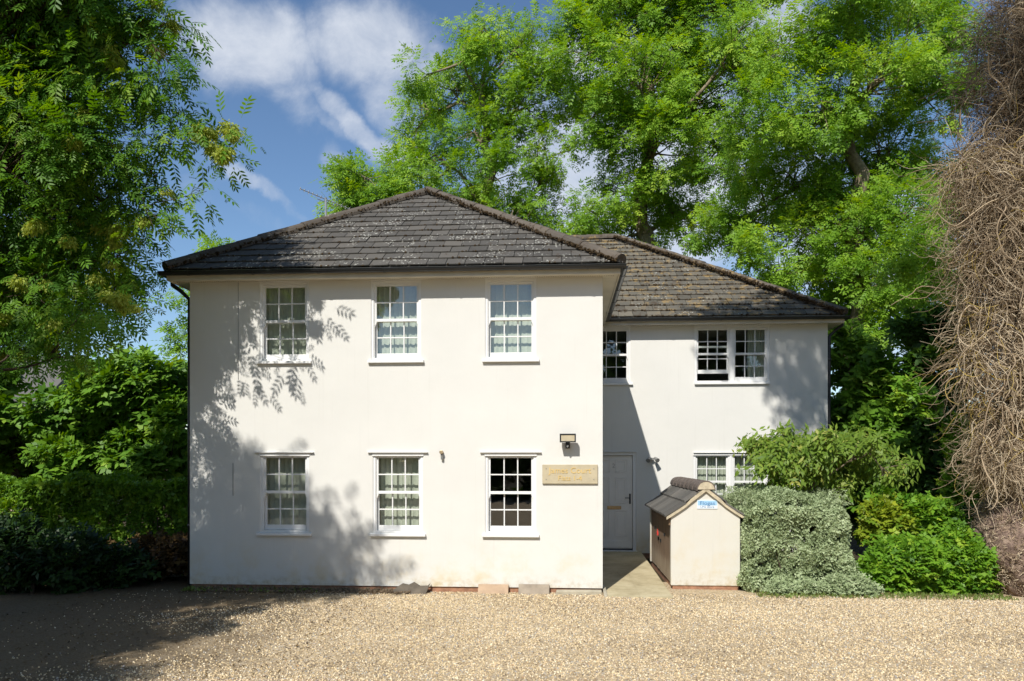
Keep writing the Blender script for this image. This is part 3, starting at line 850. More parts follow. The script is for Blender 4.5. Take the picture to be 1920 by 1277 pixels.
lb = MB(); lz = dz_(951.5); lx = P(1152, 950, WY)[0]
lb.box(lx - .15, lx + .15, WY + .062, WY + .0785, lz - .035, lz + .035); lb.box(lx - .11, lx + .11, WY + .055, WY + .0615, lz - .022, lz + .022)
lb.build('letter_box', M['brass'], door, bevel=.002)
fc = bpy.data.curves.new('house_number', 'FONT'); fc.body = '2'; fc.size = .13; fc.extrude = .004; fc.align_x = 'CENTER'; fc.materials.append(M['steel'])
fo = bpy.data.objects.new('house_number', fc); C.objects.link(fo); fo.parent = door
fo.location = Vector((P(1151, 870, WY)[0], WY + .075, dz_(877))) - base_of(door); fo.rotation_euler = (math.radians(90), 0, 0)

fo = fo
# ---- soffit, fascia, gutters
sf = MB()
E = OV - .03
sf.box(XL - E, XR + E, -E, -.001, ZS - .012, ZS); sf.box(XL - E, XL - .001, 0, BKM, ZS - .012, ZS)
sf.box(XR + .001, XR + E, 0, WY - .001, ZS - .012, ZS)
sf.box(XR + .002, XW + E, WY - E, WY - .001, ZS - .0135, ZS - .002); sf.box(XW + .001, XW + E, WY, BKW, ZS - .012, ZS)
sf.build('soffit', M['cream'], house)
vt = MB()
def dash(x0, x1, y, z):
    x = x0
    while x < x1:
        vt.box(x, x + .018, y, y + .006, z - .003, z); x += .036
dash(XL - E + .05, XR + E - .05, -.05, ZS - .0125); vt.build('soffit_vent', M['black'], house); vt = MB(); dash(XR + E, XW + E - .05, WY - .05, ZS - .014)
vt.build('soffit_vent', M['black'], house)
fa = MB()
fa.box(XL - E - .018, XR + E + .018, -E - .018, -E - .001, ZS - .03, ZE - .01)
fa.box(XL - E - .018, XL - E - .001, -E, BKM, ZS - .03, ZE - .01); fa.box(XR + E + .001, XR + E + .018, -E, WY - E - .02, ZS - .03, ZE - .01)
fa.box(XR + E + .02, XW + E + .018, WY - E - .018, WY - E - .001, ZS - .03, ZE - .01); fa.box(XW + E + .001, XW + E + .018, WY - E, BKW, ZS - .03, ZE - .01)
fa.build('fascia', M['cream'], house)

def gutter(p0, p1, out, name='gutter', zc=ZS + .088, r=.056):
    """half round trough from p0 to p1, 'out' = unit vector away from the wall"""
    p0, p1, out = Vector(p0), Vector(p1), Vector(out)
    mb = MB(); n = 10
    def ring(p, rr):
        return [p + out * (rr * math.cos(math.pi + math.pi * k / n)) + Vector((0, 0, rr * math.sin(math.pi + math.pi * k / n))) for k in range(n + 1)]
    a, b = ring(p0, r), ring(p1, r); c, d = ring(p0, r - .006), ring(p1, r - .006)
    for k in range(n):
        mb.poly([a[k], a[k + 1], b[k + 1], b[k]]); mb.poly([c[k], d[k], d[k + 1], c[k + 1]])
    mb.poly([a[0], b[0], d[0], c[0]]); mb.poly([a[n], c[n], d[n], b[n]])
    mb.poly(a); mb.poly(b)
    # bead on the outer lip, clips and joints
    L = (p1 - p0).length; dr_ = (p1 - p0).normalized()
    mb.tube([p0 + out * (r + .002), p1 + out * (r + .002)], .006, 6)
    k = 0.45
    while k < L:
        q = p0 + dr_ * k
        pts = ring(q, r + .005); q2 = ring(q + dr_ * .035, r + .005)
        for j in range(n): mb.poly([pts[j], pts[j + 1], q2[j + 1], q2[j]])
        mb.poly(pts); mb.poly(q2)
        k += 1.05
    return mb.build(name, M['black'], house)
go = E + .018 + .062
gz = ZS + .088
gutter((XL - E - .10, -go, gz), (XR + E + .10, -go, gz), (0, -1, 0))
gutter((XR + go, -go + .06, gz), (XR + go, WY - E - .1, gz), (1, 0, 0))
gutter((XL - go, -go + .06, gz), (XL - go, BKM, gz), (-1, 0, 0))
gutter((XR + .12, WY - go, gz), (XW + E + .10, WY - go, gz), (0, -1, 0))
gutter((XW + go, WY - go + .06, gz), (XW + go, BKW, gz), (1, 0, 0))
def downpipe(x, y, gx, gy, name='downpipe'):
    mb = MB()
    mb.tube([(gx, gy, gz - .05), (gx, gy, gz - .12), (x * .5 + gx * .5, y * .5 + gy * .5, gz - .22), (x, y, gz - .36), (x, y, 2.5), (x, y, .05)], .034, 10)
    for z in (4.2, 2.6, 1.0): mb.tube([(x, y, z), (x, y, z + .05)], .042, 10)
    mb.build(name, M['black'], house, smooth=True)
downpipe(XL - .045, .09, XL - go, .05); downpipe(XW + .05, WY + .06, XW + go, WY + .05)
dc = MB(); dc.box(XR + .005, XR + .012, -.002, .012, .1, ZS - .02); 

# ---- roof tiles
def clip(poly, a, b):
    """keep the part of poly left of a->b"""
    out = []
    def side(p): return (b[0] - a[0]) * (p[1] - a[1]) - (b[1] - a[1]) * (p[0] - a[0])
    for i in range(len(poly)):
        p, q = poly[i], poly[(i + 1) % len(poly)]
        sp, sq = side(p), side(q)
        if sp >= 0: out.append(p)
        if (sp >= 0) != (sq >= 0):
            k = sp / (sp - sq); out.append((p[0] + (q[0] - p[0]) * k, p[1] + (q[1] - p[1]) * k))
    return out

def roof_plane(mb, O, S, T, shape, gauge=.296, width=.30, thick=.020, jit=.004, seed=1):
    """O origin at the eave, S along the eave, T up the slope; shape = counter-clockwise convex outline in (s,t)"""
    O, S, T = Vector(O), Vector(S).normalized(), Vector(T).normalized(); N = S.cross(T)
    r = random.Random(seed)
    smin = min(p[0] for p in shape); smax = max(p[0] for p in shape); tmax = max(p[1] for p in shape)
    mb.poly([O + S * p[0] + T * p[1] - N * .03 for p in shape], .0)
    row = 0; t0 = -.02
    while t0 < tmax:
        off = (row % 2) * width / 2
        s0 = smin - off
        while s0 < smax:
            gp = .005
            rect = [(s0 + gp, t0), (s0 + width - gp, t0), (s0 + width - gp, t0 + gauge + .012), (s0 + gp, t0 + gauge + .012)]
            pl_ = rect
            ext = [(p[0], p[1] if p[1] > 0 else -.03) for p in shape]
            for i in range(len(ext)):
                if len(pl_) < 3: break
                pl_ = clip(pl_, ext[i], ext[(i + 1) % len(ext)])
            if len(pl_) >= 3:
                dj = r.uniform(-jit, jit); tl = r.uniform(-jit, jit); tin = min(1, max(0, r.gauss(.5, .22)))
                def hh(p):
                    k = (p[1] - t0) / gauge
                    return .004 + thick * (1 - k) + .004 + dj + tl * (p[0] - s0 - width / 2) / width * 2
                top = [O + S * p[0] + T * p[1] + N * hh(p) for p in pl_]
                bot = [O + S * p[0] + T * p[1] + N * (hh(p) - thick * .9) for p in pl_]
                n = len(top); i0 = len(mb.v)
                mb.v += [tuple(x) for x in top + bot]; mb.t += [tin] * (2 * n)
                mb.f.append(tuple(range(i0, i0 + n)))
                for k in range(n): mb.f.append((i0 + (k + 1) % n, i0 + k, i0 + n + k, i0 + n + (k + 1) % n))
            s0 += width
        t0 += gauge; row += 1

def cap_run(mb, p0, p1, r=.112, seg=.42, sag=.0, seed=2, ends=False):
    p0, p1 = Vector(p0), Vector(p1); L = (p1 - p0).length; d = (p1 - p0) / L
    side = d.cross(Vector((0, 0, 1))).normalized(); up = side.cross(d).normalized()
    r_ = random.Random(seed); n = max(1, int(round(L / seg))); sl_ = L / n; K = 8
    for i in range(n):
        a = p0 + d * (sl_ * i - .0); b = p0 + d * (sl_ * (i + 1) + .045)
        ra, rb = r * r_.uniform(1.0, 1.06), r * r_.uniform(.93, .99)
        jz = up * r_.uniform(-.006, .008) + side * r_.uniform(-.008, .008)
        tin = min(1, max(0, r_.gauss(.5, .22)))
        A, B, A2 = [], [], []
        for k in range(K + 1):
            an = math.radians(-12) + math.radians(204) * k / K
            v = side * math.cos(an) + up * math.sin(an)
            A.append(a + v * ra + jz - up * .02); B.append(b + v * rb + jz - up * .02); A2.append(a + v * (ra - .018) + jz - up * .02)
        i0 = len(mb.v); mb.v += [tuple(x) for x in A + B + A2]; mb.t += [tin] * (3 * (K + 1))
        if i == 0: mb.f.append(tuple(range(i0, i0 + K + 1)))
        for k in range(K):
            mb.f.append((i0 + k, i0 + k + 1, i0 + K + 1 + k + 1, i0 + K + 1 + k))
            mb.f.append((i0 + k + 1, i0 + k, i0 + 2 * (K + 1) + k, i0 + 2 * (K + 1) + k + 1))

cosr = 1 / math.sqrt(1 + SLOPE ** 2)
hwid = (XR - XL) / 2 + OV; MX = (XL + XR) / 2
apz = ZE + SLOPE * hwid
Ls = hwid / cosr
rt = MB()
roof_plane(rt, (XL - OV, -OV, ZE), (1, 0, 0), (0, cosr, SLOPE * cosr), [(0, 0), (2 * hwid, 0), (hwid, Ls)], seed=3)
dep = BKM + OV + OV
roof_plane(rt, (XL - OV, dep - OV, ZE), (0, -1, 0), (cosr, 0, SLOPE * cosr), [(0, 0), (dep, 0), (dep - hwid, Ls), (hwid, Ls)], seed=4)
# right side slope, down to the wing valley
roof_plane(rt, (XR + OV, -OV, ZE), (0, 1, 0), (-cosr, 0, SLOPE * cosr), [(0, 0), (dep, 0), (dep - hwid, Ls), (hwid, Ls)], seed=5)
main_roof = rt.build('roof', M['tile_main'], house)
hb = MB()
ap = Vector((MX, -OV + hwid, apz + .03))
cap_run(hb, (XL - OV, -OV, ZE + .03), ap, seed=5); cap_run(hb, (XR + OV, -OV, ZE + .03), ap, seed=6)
cap_run(hb, ap, (MX, BKM - hwid, apz + .03), seed=7)
hb.build('ridge', M['ridge'], main_roof, smooth=False)
# wing roof
hd2 = 4.4; ez = XW + OV; ry = WY - OV + hd2; rz = ZE + SLOPE * hd2; Lw = hd2 / cosr
rw = MB(); wl0 = XL + 1.0
roof_plane(rw, (MX, WY - OV, ZE), (1, 0, 0), (0, cosr, SLOPE * cosr), [(0, 0), (ez - MX, 0), (ez - MX - hd2, Lw), (0, Lw)], seed=8)
roof_plane(rw, (ez, WY - OV, ZE), (0, 1, 0), (-cosr, 0, SLOPE * cosr), [(0, 0), (2 * hd2, 0), (hd2, Lw)], seed=9)
roof_plane(rw, (ez, WY - OV + 2 * hd2, ZE), (-1, 0, 0), (0, -cosr, SLOPE * cosr), [(0, 0), (ez - MX, 0), (ez - MX, Lw), (hd2, Lw)], seed=10)
wing_roof = rw.build('wing_roof', M['tile_wing'], house)
hb = MB(); ap2 = Vector((ez - hd2, ry, rz + .03))
cap_run(hb, (ez, WY - OV, ZE + .03), ap2, seed=11); cap_run(hb, (MX, ry, rz + .03), ap2, seed=12); cap_run(hb, (ez, WY - OV + 2 * hd2, ZE + .03), ap2, seed=13)
hb.build('ridge', M['ridge'], wing_roof)
def in_tri(n, A, B, Cc):
    u, v = rng.random(n), rng.random(n); fl_ = u + v > 1; u[fl_] = 1 - u[fl_]; v[fl_] = 1 - v[fl_]
    A, B, Cc = map(np.array, (A, B, Cc)); return A + u[:, None] * (B - A) + v[:, None] * (Cc - A)
def moss(pts, s0, s1, parent, name='moss'):
    n = len(pts); s = s0 + (s1 - s0) * rng.random(n) ** 2
    ax = unit(n); fr = frames(ax, unit(n), s); 
    tag(batch(name, ICO_V, ICO_F, pts, fr, rng.random(n), M['moss'], parent, smooth=False), kind='stuff')
nrm = np.array([0, -SLOPE * cosr, cosr])
pw = np.concatenate([in_tri(1100, (XR, WY - OV, ZE), (ez, WY - OV, ZE), (ez - hd2, ry, rz)), in_tri(500, (XR, WY - OV, ZE), (ez - hd2, ry, rz), (XR - .5, ry, rz))])
gsn = .296 * cosr
row = np.round((pw[:, 1] - (WY - OV)) / gsn); pw[:, 1] = WY - OV + row * gsn + rng.normal(size=len(pw)) * .008 - .01
pw[:, 2] = ZE + SLOPE * (pw[:, 1] - WY + OV)
colx = np.where(rng.random(len(pw)) < .75, np.round(pw[:, 0] / .15) * .15 + rng.normal(size=len(pw)) * .03, pw[:, 0]); pw[:, 0] = colx
pw = pw[(pw[:, 0] < ez - (pw[:, 1] - (WY - OV)) - .1) & (pw[:, 0] > XR - .2)] + nrm * .022
hipl = np.array([ez, WY - OV, ZE]) + rng.random(1300)[:, None] ** 1.0 * (np.array(ap2) - np.array([ez, WY - OV, ZE + .03])) + rng.normal(size=(1300, 3)) * np.array([.03, .03, .01]) + np.array([-.10, -.13, .0])
moss(np.concatenate([pw]), .010, .030, wing_roof); moss(hipl + nrm * .03, .012, .034, wing_roof)
a_ = np.array([XR + OV, -OV, ZE]); hm = a_ + rng.random(700)[:, None] * (np.array(ap) - a_) + rng.normal(size=(700, 3)) * np.array([.03, .03, .01]) + np.array([-.11, -.08, 0])
a_ = np.array([XL - OV, -OV, ZE]); hm2 = a_ + rng.random(260)[:, None] * (np.array(ap) - a_) + rng.normal(size=(260, 3)) * np.array([.03, .03, .01]) + np.array([.11, -.08, 0])
pm = in_tri(420, (XL - OV, -OV, ZE), (XR + OV, -OV, ZE), (MX, hwid - OV, apz))
row = np.round((pm[:, 1] + OV) / gsn); pm[:, 1] = -OV + row * gsn + rng.normal(size=len(pm)) * .006 - .01; pm[:, 2] = ZE + SLOPE * (pm[:, 1] + OV)
moss(np.concatenate([hm + nrm * .02, hm2 + nrm * .02, pm[np.abs(pm[:, 0] - MX) < hwid - (pm[:, 1] + OV) - .1] + nrm * .02]), .009, .024, main_roof)
# cable line and pipe stain details on the wall
cb = MB(); xx = P(447, 600, 0)[0]; cb.tube([(xx, -.004, ZS - .02), (xx + .002, -.004, 4.55), (xx, -.004, 3.4)], .004, 5); cb.build('wall_cable', M['sensor'], house); cb = MB(); xx = P(437, 900, 0)[0]
cb.tube([(xx, -.004, 2.05), (xx, -.004, 1.52)], .005, 5)
cb.build('wall_cable', M['sensor'], house)

# ================================================================== things on the house
ae = empty('tv_aerial', (P(611, 400, 5.0)[0], 5.0, 5.7), 'grey television aerial on a mast behind the left hip of the roof', 'aerial')
mb = MB(); ax_, az_ = P(611, 371, 5.0)[0], P(611, 371, 5.0)[2]
mb.tube([(ax_, 5.0, 5.75), (ax_, 5.0, az_)], .028, 8); mb.build('mast', M['steel'], ae)
mb = MB(); A0 = Vector(P(563, 354, 4.8)); A1 = Vector(P(655, 392, 5.3)); mb.tube([A0, A1], .010, 6)
mb.tube([Vector(P(595, 373, 4.95)), Vector(P(632, 388, 5.2))], .008, 6)
dd = (A1 - A0).normalized(); el = dd.cross(Vector((0, 0, 1))).normalized()
mb.build('boom', M['steel'], ae)
mb = MB()
for k in range(13):
    c = A0.lerp(A1, k / 12); w_ = .10 + .08 * k / 12
    mb.tube([c - el * w_ + Vector((0, 0, .0)), c + el * w_], .005, 5)
    mb.tube([c - Vector((0, 0, .035)), c + Vector((0, 0, .035))], .005, 5)
mb.build('element', M['steel'], ae)

pq = empty('wall_plaque', P(1068.5, 889, 0), 'rectangular bronze name plaque screwed to the white wall beside the door recess', 'sign')
x0, z1 = P(1017, 871, 0)[0], P(1017, 871, 0)[2]; x1, z0 = P(1120.5, 907, 0)[0], P(1120.5, 907, 0)[2]
mb = MB(); mb.box(x0, x1, -.035, -.002, z0, z1); mb.build('plate', M['plaque'], pq, bevel=.004)
def text(name, s, size, x, y, z, m, parent, ext=.003, sx_=1.0):
    c = bpy.data.curves.new(name, 'FONT'); c.body = s; c.size = size; c.extrude = ext; c.align_x = 'CENTER'; c.align_y = 'CENTER'; c.materials.append(m)
    o = bpy.data.objects.new(name, c); C.objects.link(o); o.parent = parent
    o.location = Vector((x, y, z)) - base_of(parent); o.rotation_euler = (math.radians(90), 0, 0); o.scale = (sx_, 1, 1)
    return o
text('lettering', 'James Court', .13, (x0 + x1) / 2, -.038, z0 + (z1 - z0) * .68, M['gold'], pq)
text('lettering', 'Flats 1-4', .11, (x0 + x1) / 2, -.038, z0 + (z1 - z0) * .28, M['gold'], pq)
for (a, b) in ((.07, .22), (.07, .78), (.93, .22), (.93, .78)):
    mb = MB(); q = (x0 + (x1 - x0) * a, z0 + (z1 - z0) * b); mb.tube([(q[0], -.041, q[1]), (q[0], -.034, q[1])], .008, 8); mb.build('screw', M['sensor'], pq)

def floodlight():
    p = P(1064.5, 822, 0); e = empty('floodlight', p, 'square black framed floodlight with sensor fixed above the plaque', 'light')
    y = -.20; w, h = .125, .068
    mb = MB()
    for (a, b, c, d) in ((-w, w, h - .02, h), (-w, w, -h, -h + .02), (-w, -w + .02, -h + .02, h - .02), (w - .02, w, -h + .02, h - .02)):
        mb.box(p[0] + a, p[0] + b, y - .012, y + .03, p[2] + c, p[2] + d)
    mb.prism([(y + .03, -h), (y + .03, h), (y + .10, h * .5), (y + .10, -h * .5)], 'x', p[0] - w * .98, p[0] + w * .98)
    mb.v = [v if i < 32 else (v[0], v[1], v[2] + p[2]) for i, v in enumerate(mb.v)]
    mb.build('housing', M['black'], e, bevel=.002)
    mb = MB(); mb.box(p[0] - w + .021, p[0] + w - .021, y - .004, y + .004, p[2] - h + .021, p[2] + h - .021)
    mb.build('lens', M['plaque'], e)
    mb = MB(); mb.box(p[0] - .028, p[0] + .028, y + .03, y + .075, p[2] - h - .045, p[2] - h - .002); mb.box(p[0] - .035, p[0] + .035, -.03, -.001, p[2] - .16, p[2] - .06)
    mb.tube([(p[0], y + .05, p[2] - h - .04), (p[0], -.02, p[2] - .11)], .014, 8); mb.build('bracket', M['black'], e, bevel=.002)
    mb = MB(); mb.tube([(p[0], y + .05, p[2] - h - .045), (p[0] - .005, y + .045, p[2] - h - .075)], [.02, .012], 10); mb.build('sensor', M['sensor'], e)
floodlight()
p = P(828.5, 853, 0); e = empty('wall_lamp', p, 'small brass capped pipe lamp on the wall between ground floor windows', 'light')
mb = MB(); mb.tube([(p[0], -.001, p[2] + .04), (p[0], -.085, p[2] + .045)], .03, 10); mb.build('cap', M['brass'], e, bevel=.003)
mb = MB(); mb.tube([(p[0] + .005, -.05, p[2] + .02), (p[0] + .01, -.035, p[2] - .07)], [.018, .022], 10); mb.build('body', M['sensor'], e)
p = P(1222, 860, WY); e = empty('security_light', p, 'grey twin spotlight on the wing wall right of the front door', 'light')
mb = MB(); mb.box(p[0] - .035, p[0] + .035, WY - .09, WY - .001, p[2] - .035, p[2] + .02); mb.build('base', M['sensor'], e, bevel=.004)
for sg in (-1, 1):
    mb = MB(); q = Vector((p[0] + sg * .065, WY - .12, p[2] + .005))
    d_ = Vector((sg * .35, -.8, -.45)).normalized(); mb.tube([q - d_ * .03, q, q + d_ * .10], [.022, .034, .05], 12)
    mb.tube([(p[0] + sg * .03, WY - .06, p[2]), tuple(q)], .012, 6); mb.build('spotlight_head', M['sensor'], e, smooth=False)

# ================================================================== little gas store
SY0, SY1 = 0.5, 3.55
sx0, sx1 = P(1258, 1090, SY0)[0], P(1388, 1090, SY0)[0]; sm = (sx0 + sx1) / 2
se, sa = P(1258, 962, SY0)[2], P(1323, 921, SY0)[2]
st = empty('gas_store', (sm, SY0, 0), 'small cream rendered store with tiled gable roof and brown plank doors', 'shed')
mb = MB(); mb.prism([(sx0, .06), (sx1, .06), (sx1, se), (sm, sa), (sx0, se)], 'y', SY0, SY0 + .12)
mb.prism([(sx0, .06), (sx1, .06), (sx1, se), (sm, sa), (sx0, se)], 'y', SY1 - .12, SY1)
mb.box(sx1 - .1, sx1, SY0 + .12, SY1 - .12, .06, se); mb.build('wall', M['render_old'], st, bevel=.012)
mb = MB(); mb.box(sx0 + .03, sx1 - .02, SY0 + .02, SY1 - .02, -.05, .06); mb.build('plinth', M['brick'], st)
mb = MB(); mb.box(sx0 + .01, sx0 + .05, SY0 + .12, SY1 - .12, se - .14, se - .03); mb.box(sx0 - .03, sx0 + .03, SY0 + .03, SY0 + .119, se - .20, se - .01); mb.build('lintel', M['planks'], st)
nd_ = 2; wd = (SY1 - SY0 - .26) / nd_
for k in range(nd_):
    a = SY0 + .13 + wd * k; mb = MB(); npk = 6
    for j in range(npk):
        y0_ = a + .006 + (wd - .012) / npk * j; mb.box(sx0 + .012 + random.uniform(0, .004), sx0 + .035, y0_, y0_ + (wd - .012) / npk - .005, .085 + random.uniform(0, .012), se - .145)
    d_o = mb.build('plank_door', M['planks'], st, bevel=.002)
    mb = MB(); yk = a + (wd * .12 if k else wd * .88); mb.box(sx0 - .008, sx0 + .0115, yk - .03, yk + .03, .62, .68); mb.build('latch', M['black'], d_o); mb = MB(); mb.box(sx0 - .008, sx0 + .0115, a + wd * .5 - .02, a + wd * .5 + .02, .78, .83)
    mb.build('latch', M['black'], d_o)
    mb = MB(); mb.box(sx0 + .0355, sx0 + .06, a + .02, a + wd - .02, .3, .4); mb.box(sx0 + .0355, sx0 + .06, a + .02, a + wd - .02, .9, 1.0); mb.build('ledge', M['planks'], d_o)
mb = MB(); yk = SY0 + .13 + wd; mb.box(sx0 - .035, sx0 - .009, yk + .04, yk + .10, .72, .79); mb.tube([(sx0 - .022, yk + .05, .79), (sx0 - .022, yk + .052, .83), (sx0 - .022, yk + .088, .83), (sx0 - .022, yk + .09, .79)], .006, 6)
tag(mb.build('padlock', M['red']), 'red padlock hanging on the brown plank doors of the store', 'padlock')
# sweeping roof: concave slopes, two courses each side
def slope_pts(side, lift=0.0):
    e_x = side * ((sx1 - sx0) / 2 + .085); pts = []
    for k in np.linspace(0, 1, 7):
        x = e_x * (1 - k); z = (se - .035) * (1 - k) + (sa + .045) * k - .015 * math.sin(math.pi * k) + lift
        pts.append((sm + x, z))
    return pts
rb_ = MB()
for side in (-1, 1):
    for (k0, k1, up_) in ((0, .52, .0), (.48, 1.0, .03)):
        n = 8; yy_ = SY0 - .03; nt = 9; tw = (SY1 + .03 - yy_) / nt
        ks = np.linspace(k0, k1, n)
        e_x = side * ((sx1 - sx0) / 2 + .10)
        def pz(k): return (sm + e_x * (1 - k), (se - .045) * (1 - k) + (sa + .05) * k - .018 * math.sin(math.pi * k) + up_ + .014)
        for j in range(nt):
            y0_, y1_ = yy_ + tw * j + .002, yy_ + tw * (j + 1) - .002; tin = random.random(); jz = random.uniform(-.003, .003)
            top = [pz(k) for k in ks]
            outl = [(x, z + jz) for x, z in top] + [(x, z - .028 + jz) for x, z in top[::-1]]
            nseg = 5
            for q in range(nseg):
                ya, yb_ = y0_ + (y1_ - y0_) * q / nseg, y0_ + (y1_ - y0_) * (q + 1) / nseg
                ca, cb_ = .008 * math.sin(math.pi * q / nseg), .008 * math.sin(math.pi * (q + 1) / nseg)
                for i in range(len(top) - 1):
                    rb_.poly([(top[i][0], ya, top[i][1] + ca + jz), (top[i + 1][0], ya, top[i + 1][1] + ca + jz), (top[i + 1][0], yb_, top[i + 1][1] + cb_ + jz), (top[i][0], yb_, top[i][1] + cb_ + jz)], tin)
                rb_.poly([(top[0][0], ya, top[0][1] + ca + jz), (top[0][0], yb_, top[0][1] + cb_ + jz), (top[0][0], yb_, top[0][1] - .028), (top[0][0], ya, top[0][1] - .028)], tin)
            rb_.poly([(x, y0_, z) for x, z in outl], tin)
rf = rb_.build('roof', M['slate'], st)
mb = MB(); K = 10; nr = 7; Lr = (SY1 - SY0 + .10) / nr
for i in range(nr):
    a, b = SY0 - .06 + Lr * i, SY0 - .06 + Lr * (i + 1) + .03; ra, rb2 = .155, .140; tin = random.random()
    z_ = sa + .02
    for k in range(K):
        a0_, a1_ = math.radians(-5 + 190 * k / K), math.radians(-5 + 190 * (k + 1) / K)
        mb.poly([(sm + ra * math.cos(a0_), a, z_ + ra * math.sin(a0_)), (sm + ra * math.cos(a1_), a, z_ + ra * math.sin(a1_)), (sm + rb2 * math.cos(a1_), b, z_ + rb2 * math.sin(a1_)), (sm + rb2 * math.cos(a0_), b, z_ + rb2 * math.sin(a0_))], tin)
        mb.poly([(sm + ra * math.cos(a0_), a, z_ + ra * math.sin(a0_)), (sm + ra * math.cos(a1_), a, z_ + ra * math.sin(a1_)), (sm + (ra - .018) * math.cos(a1_), a, z_ + (ra - .018) * math.sin(a1_)), (sm + (ra - .018) * math.cos(a0_), a, z_ + (ra - .018) * math.sin(a0_))], tin)
mb.build('ridge', M['clay'], rf)
# mortar verge under the tiles
mb = MB()
for side in (-1, 1):
    top = []; bot = []
    for k in np.linspace(0, 1, 9):
        x = side * ((sx1 - sx0) / 2 + .075) * (1 - k); z = (se - .045) * (1 - k) + (sa + .05) * k - .018 * math.sin(math.pi * k) - .016 + (.03 if k > .5 else 0)
        top.append((sm + x, z)); bot.append((sm + x, z - .045 - (0.02 if k > .5 else 0)))
    pts = top + bot[::-1]
    for i in range(8):
        q = [top[i], top[i + 1], bot[i + 1], bot[i]]
        mb.prism(q, 'y', SY0 - .045, SY0 - .002)
ca = [(sm +   .138 * math.cos(math.radians(a)), sa + .03 + .132 * math.sin(math.radians(a))) for a in range(0, 181, 20)]
mb.prism(ca, 'y', SY0 - .055, SY0 - .004)
mb.build('verge', M['mortar'], st)
sg_ = empty('gas_sign', P(1326, 945, SY0), 'small pale blue sign fixed under the gable of the gas store', 'sign')
def flat(name, col): return simple(name, col, .4, .05, 8, bmp=0)
M['sblue'] = flat('sign_pale_blue', (0.35, 0.58, 0.78)); M['sdark'] = flat('sign_blue', (0.10, 0.22, 0.42)); M['swhite'] = flat('sign_white', (0.75, 0.82, 0.85))
a, b = P(1307, 937.5, SY0), P(1345, 954, SY0)
mb = MB(); mb.box(a[0], b[0], SY0 - .012, SY0 - .001, b[2], a[2]); mb.build('plate', M['swhite'], sg_)
mb = MB(); mb.box(a[0] + .01, b[0] - .01, SY0 - .014, SY0 - .0125, b[2] + .055, a[2] - .01); mb.build('band', M['sblue'], sg_)
text('lettering', 'Flogas', .080, (a[0] + b[0]) / 2, SY0 - .016, a[2] - .052, M['sdark'], sg_, .001, 1.25)
text('lettering', 'LPG store', .045, (a[0] + b[0]) / 2, SY0 - .014, b[2] + .03, M['sdark'], sg_, .001, 1.2)

# slabs leaning over the air bricks along the wall base
def slab(u0, u1, v0, v1, label, m, broken=False, lean=.07):
    x0, x1 = P(u0, v1, -.1)[0], P(u1, v1, -.1)[0]
    zt = P(u0, v0, -.06)[2]
    e = MB()
    pts_b = [(x0, -.02), (x1, -.02)]
    if not broken:
        e.add([(x0, -.13, -.01), (x1, -.13, -.01), (x1, -.03, zt), (x0, -.03, zt), (x0, -.10, -.01), (x1, -.10, -.01), (x1, -.004, zt), (x0, -.004, zt)],
              [(0, 1, 2, 3), (4, 7, 6, 5), (0, 4, 5, 1), (1, 5, 6, 2), (2, 6, 7, 3), (3, 7, 4, 0)])
    else:
        top = [(x0, .03), (x0 + .10, .10), (x0 + .16, .14), (x0 + .26, .12), (x0 + .34, .16), (x1 - .16, .105), (x1 - .04, .11), (x1, .15)]
        bt = [(x1 - .06, -.02), (x0 + .2, -.03), (x0 + .06, -.02)]
        P2 = top + bt; n = len(P2)
        vs = [(x, -.15 + z * .6, z) for x, z in P2] + [(x, -.11 + z * .6, z) for x, z in P2]
        e.add(vs, [tuple(range(n))[::-1], tuple(range(n, 2 * n))] + [(i, (i + 1) % n, n + (i + 1) % n, n + i) for i in range(n)])
    tag(e.build('stone_slab', m, bevel=.004), label, 'slab', 'slabs leaning along the wall base')
M['slab_a'] = simple('warm_slab', (0.42, 0.30, 0.20), .9, .15, 8, bmp=.3); M['slab_b'] = simple('grey_slab', (0.30, 0.25, 0.19), .9, .2, 8, bmp=.3); M['slab_c'] = simple('dark_slab', (0.12, 0.10, 0.075), .9, .3, 9, bmp=.5)
slab(896, 953, 1096, 1116, 'warm brown stone slab leaning on the wall below the right ground floor window', M['slab_a'])
slab(972, 1030, 1096, 1116, 'greyer brown stone slab leaning at the wall base, nearest the front path', M['slab_b'])
slab(735, 806, 1098, 1117, 'broken dark slab with a jagged top at the wall base', M['slab_c'], True)
mb = MB(); x0 = P(1040, 1110, -.1)[0]; mb.prism([(x0, -.02), (XR - .02, -.02), (XR - .02, .066), (x0 + .03, .06)], 'y', -.16, -.012)
tag(mb.build('stone_block', M['kerb'], bevel=.008), 'pale stone block lying at the foot of the house corner beside the path', 'stone')

# ================================================================== planting
R = lambda px, d: px * d / F_PX
def lobes_at(lst, Y, jy=0.0, seed=0, sc=1.0):
    r = random.Random(seed); out = []
    for l in lst:
        u, v, px = l[:3]; yy2 = (l[3] if len(l) > 3 else Y) + r.uniform(-jy, jy)
        p = P(u, v, yy2); out.append((p, R(px, yy2 - CAM[1]) * sc))
    return out
G_ASH = 'ash trees standing behind the house'
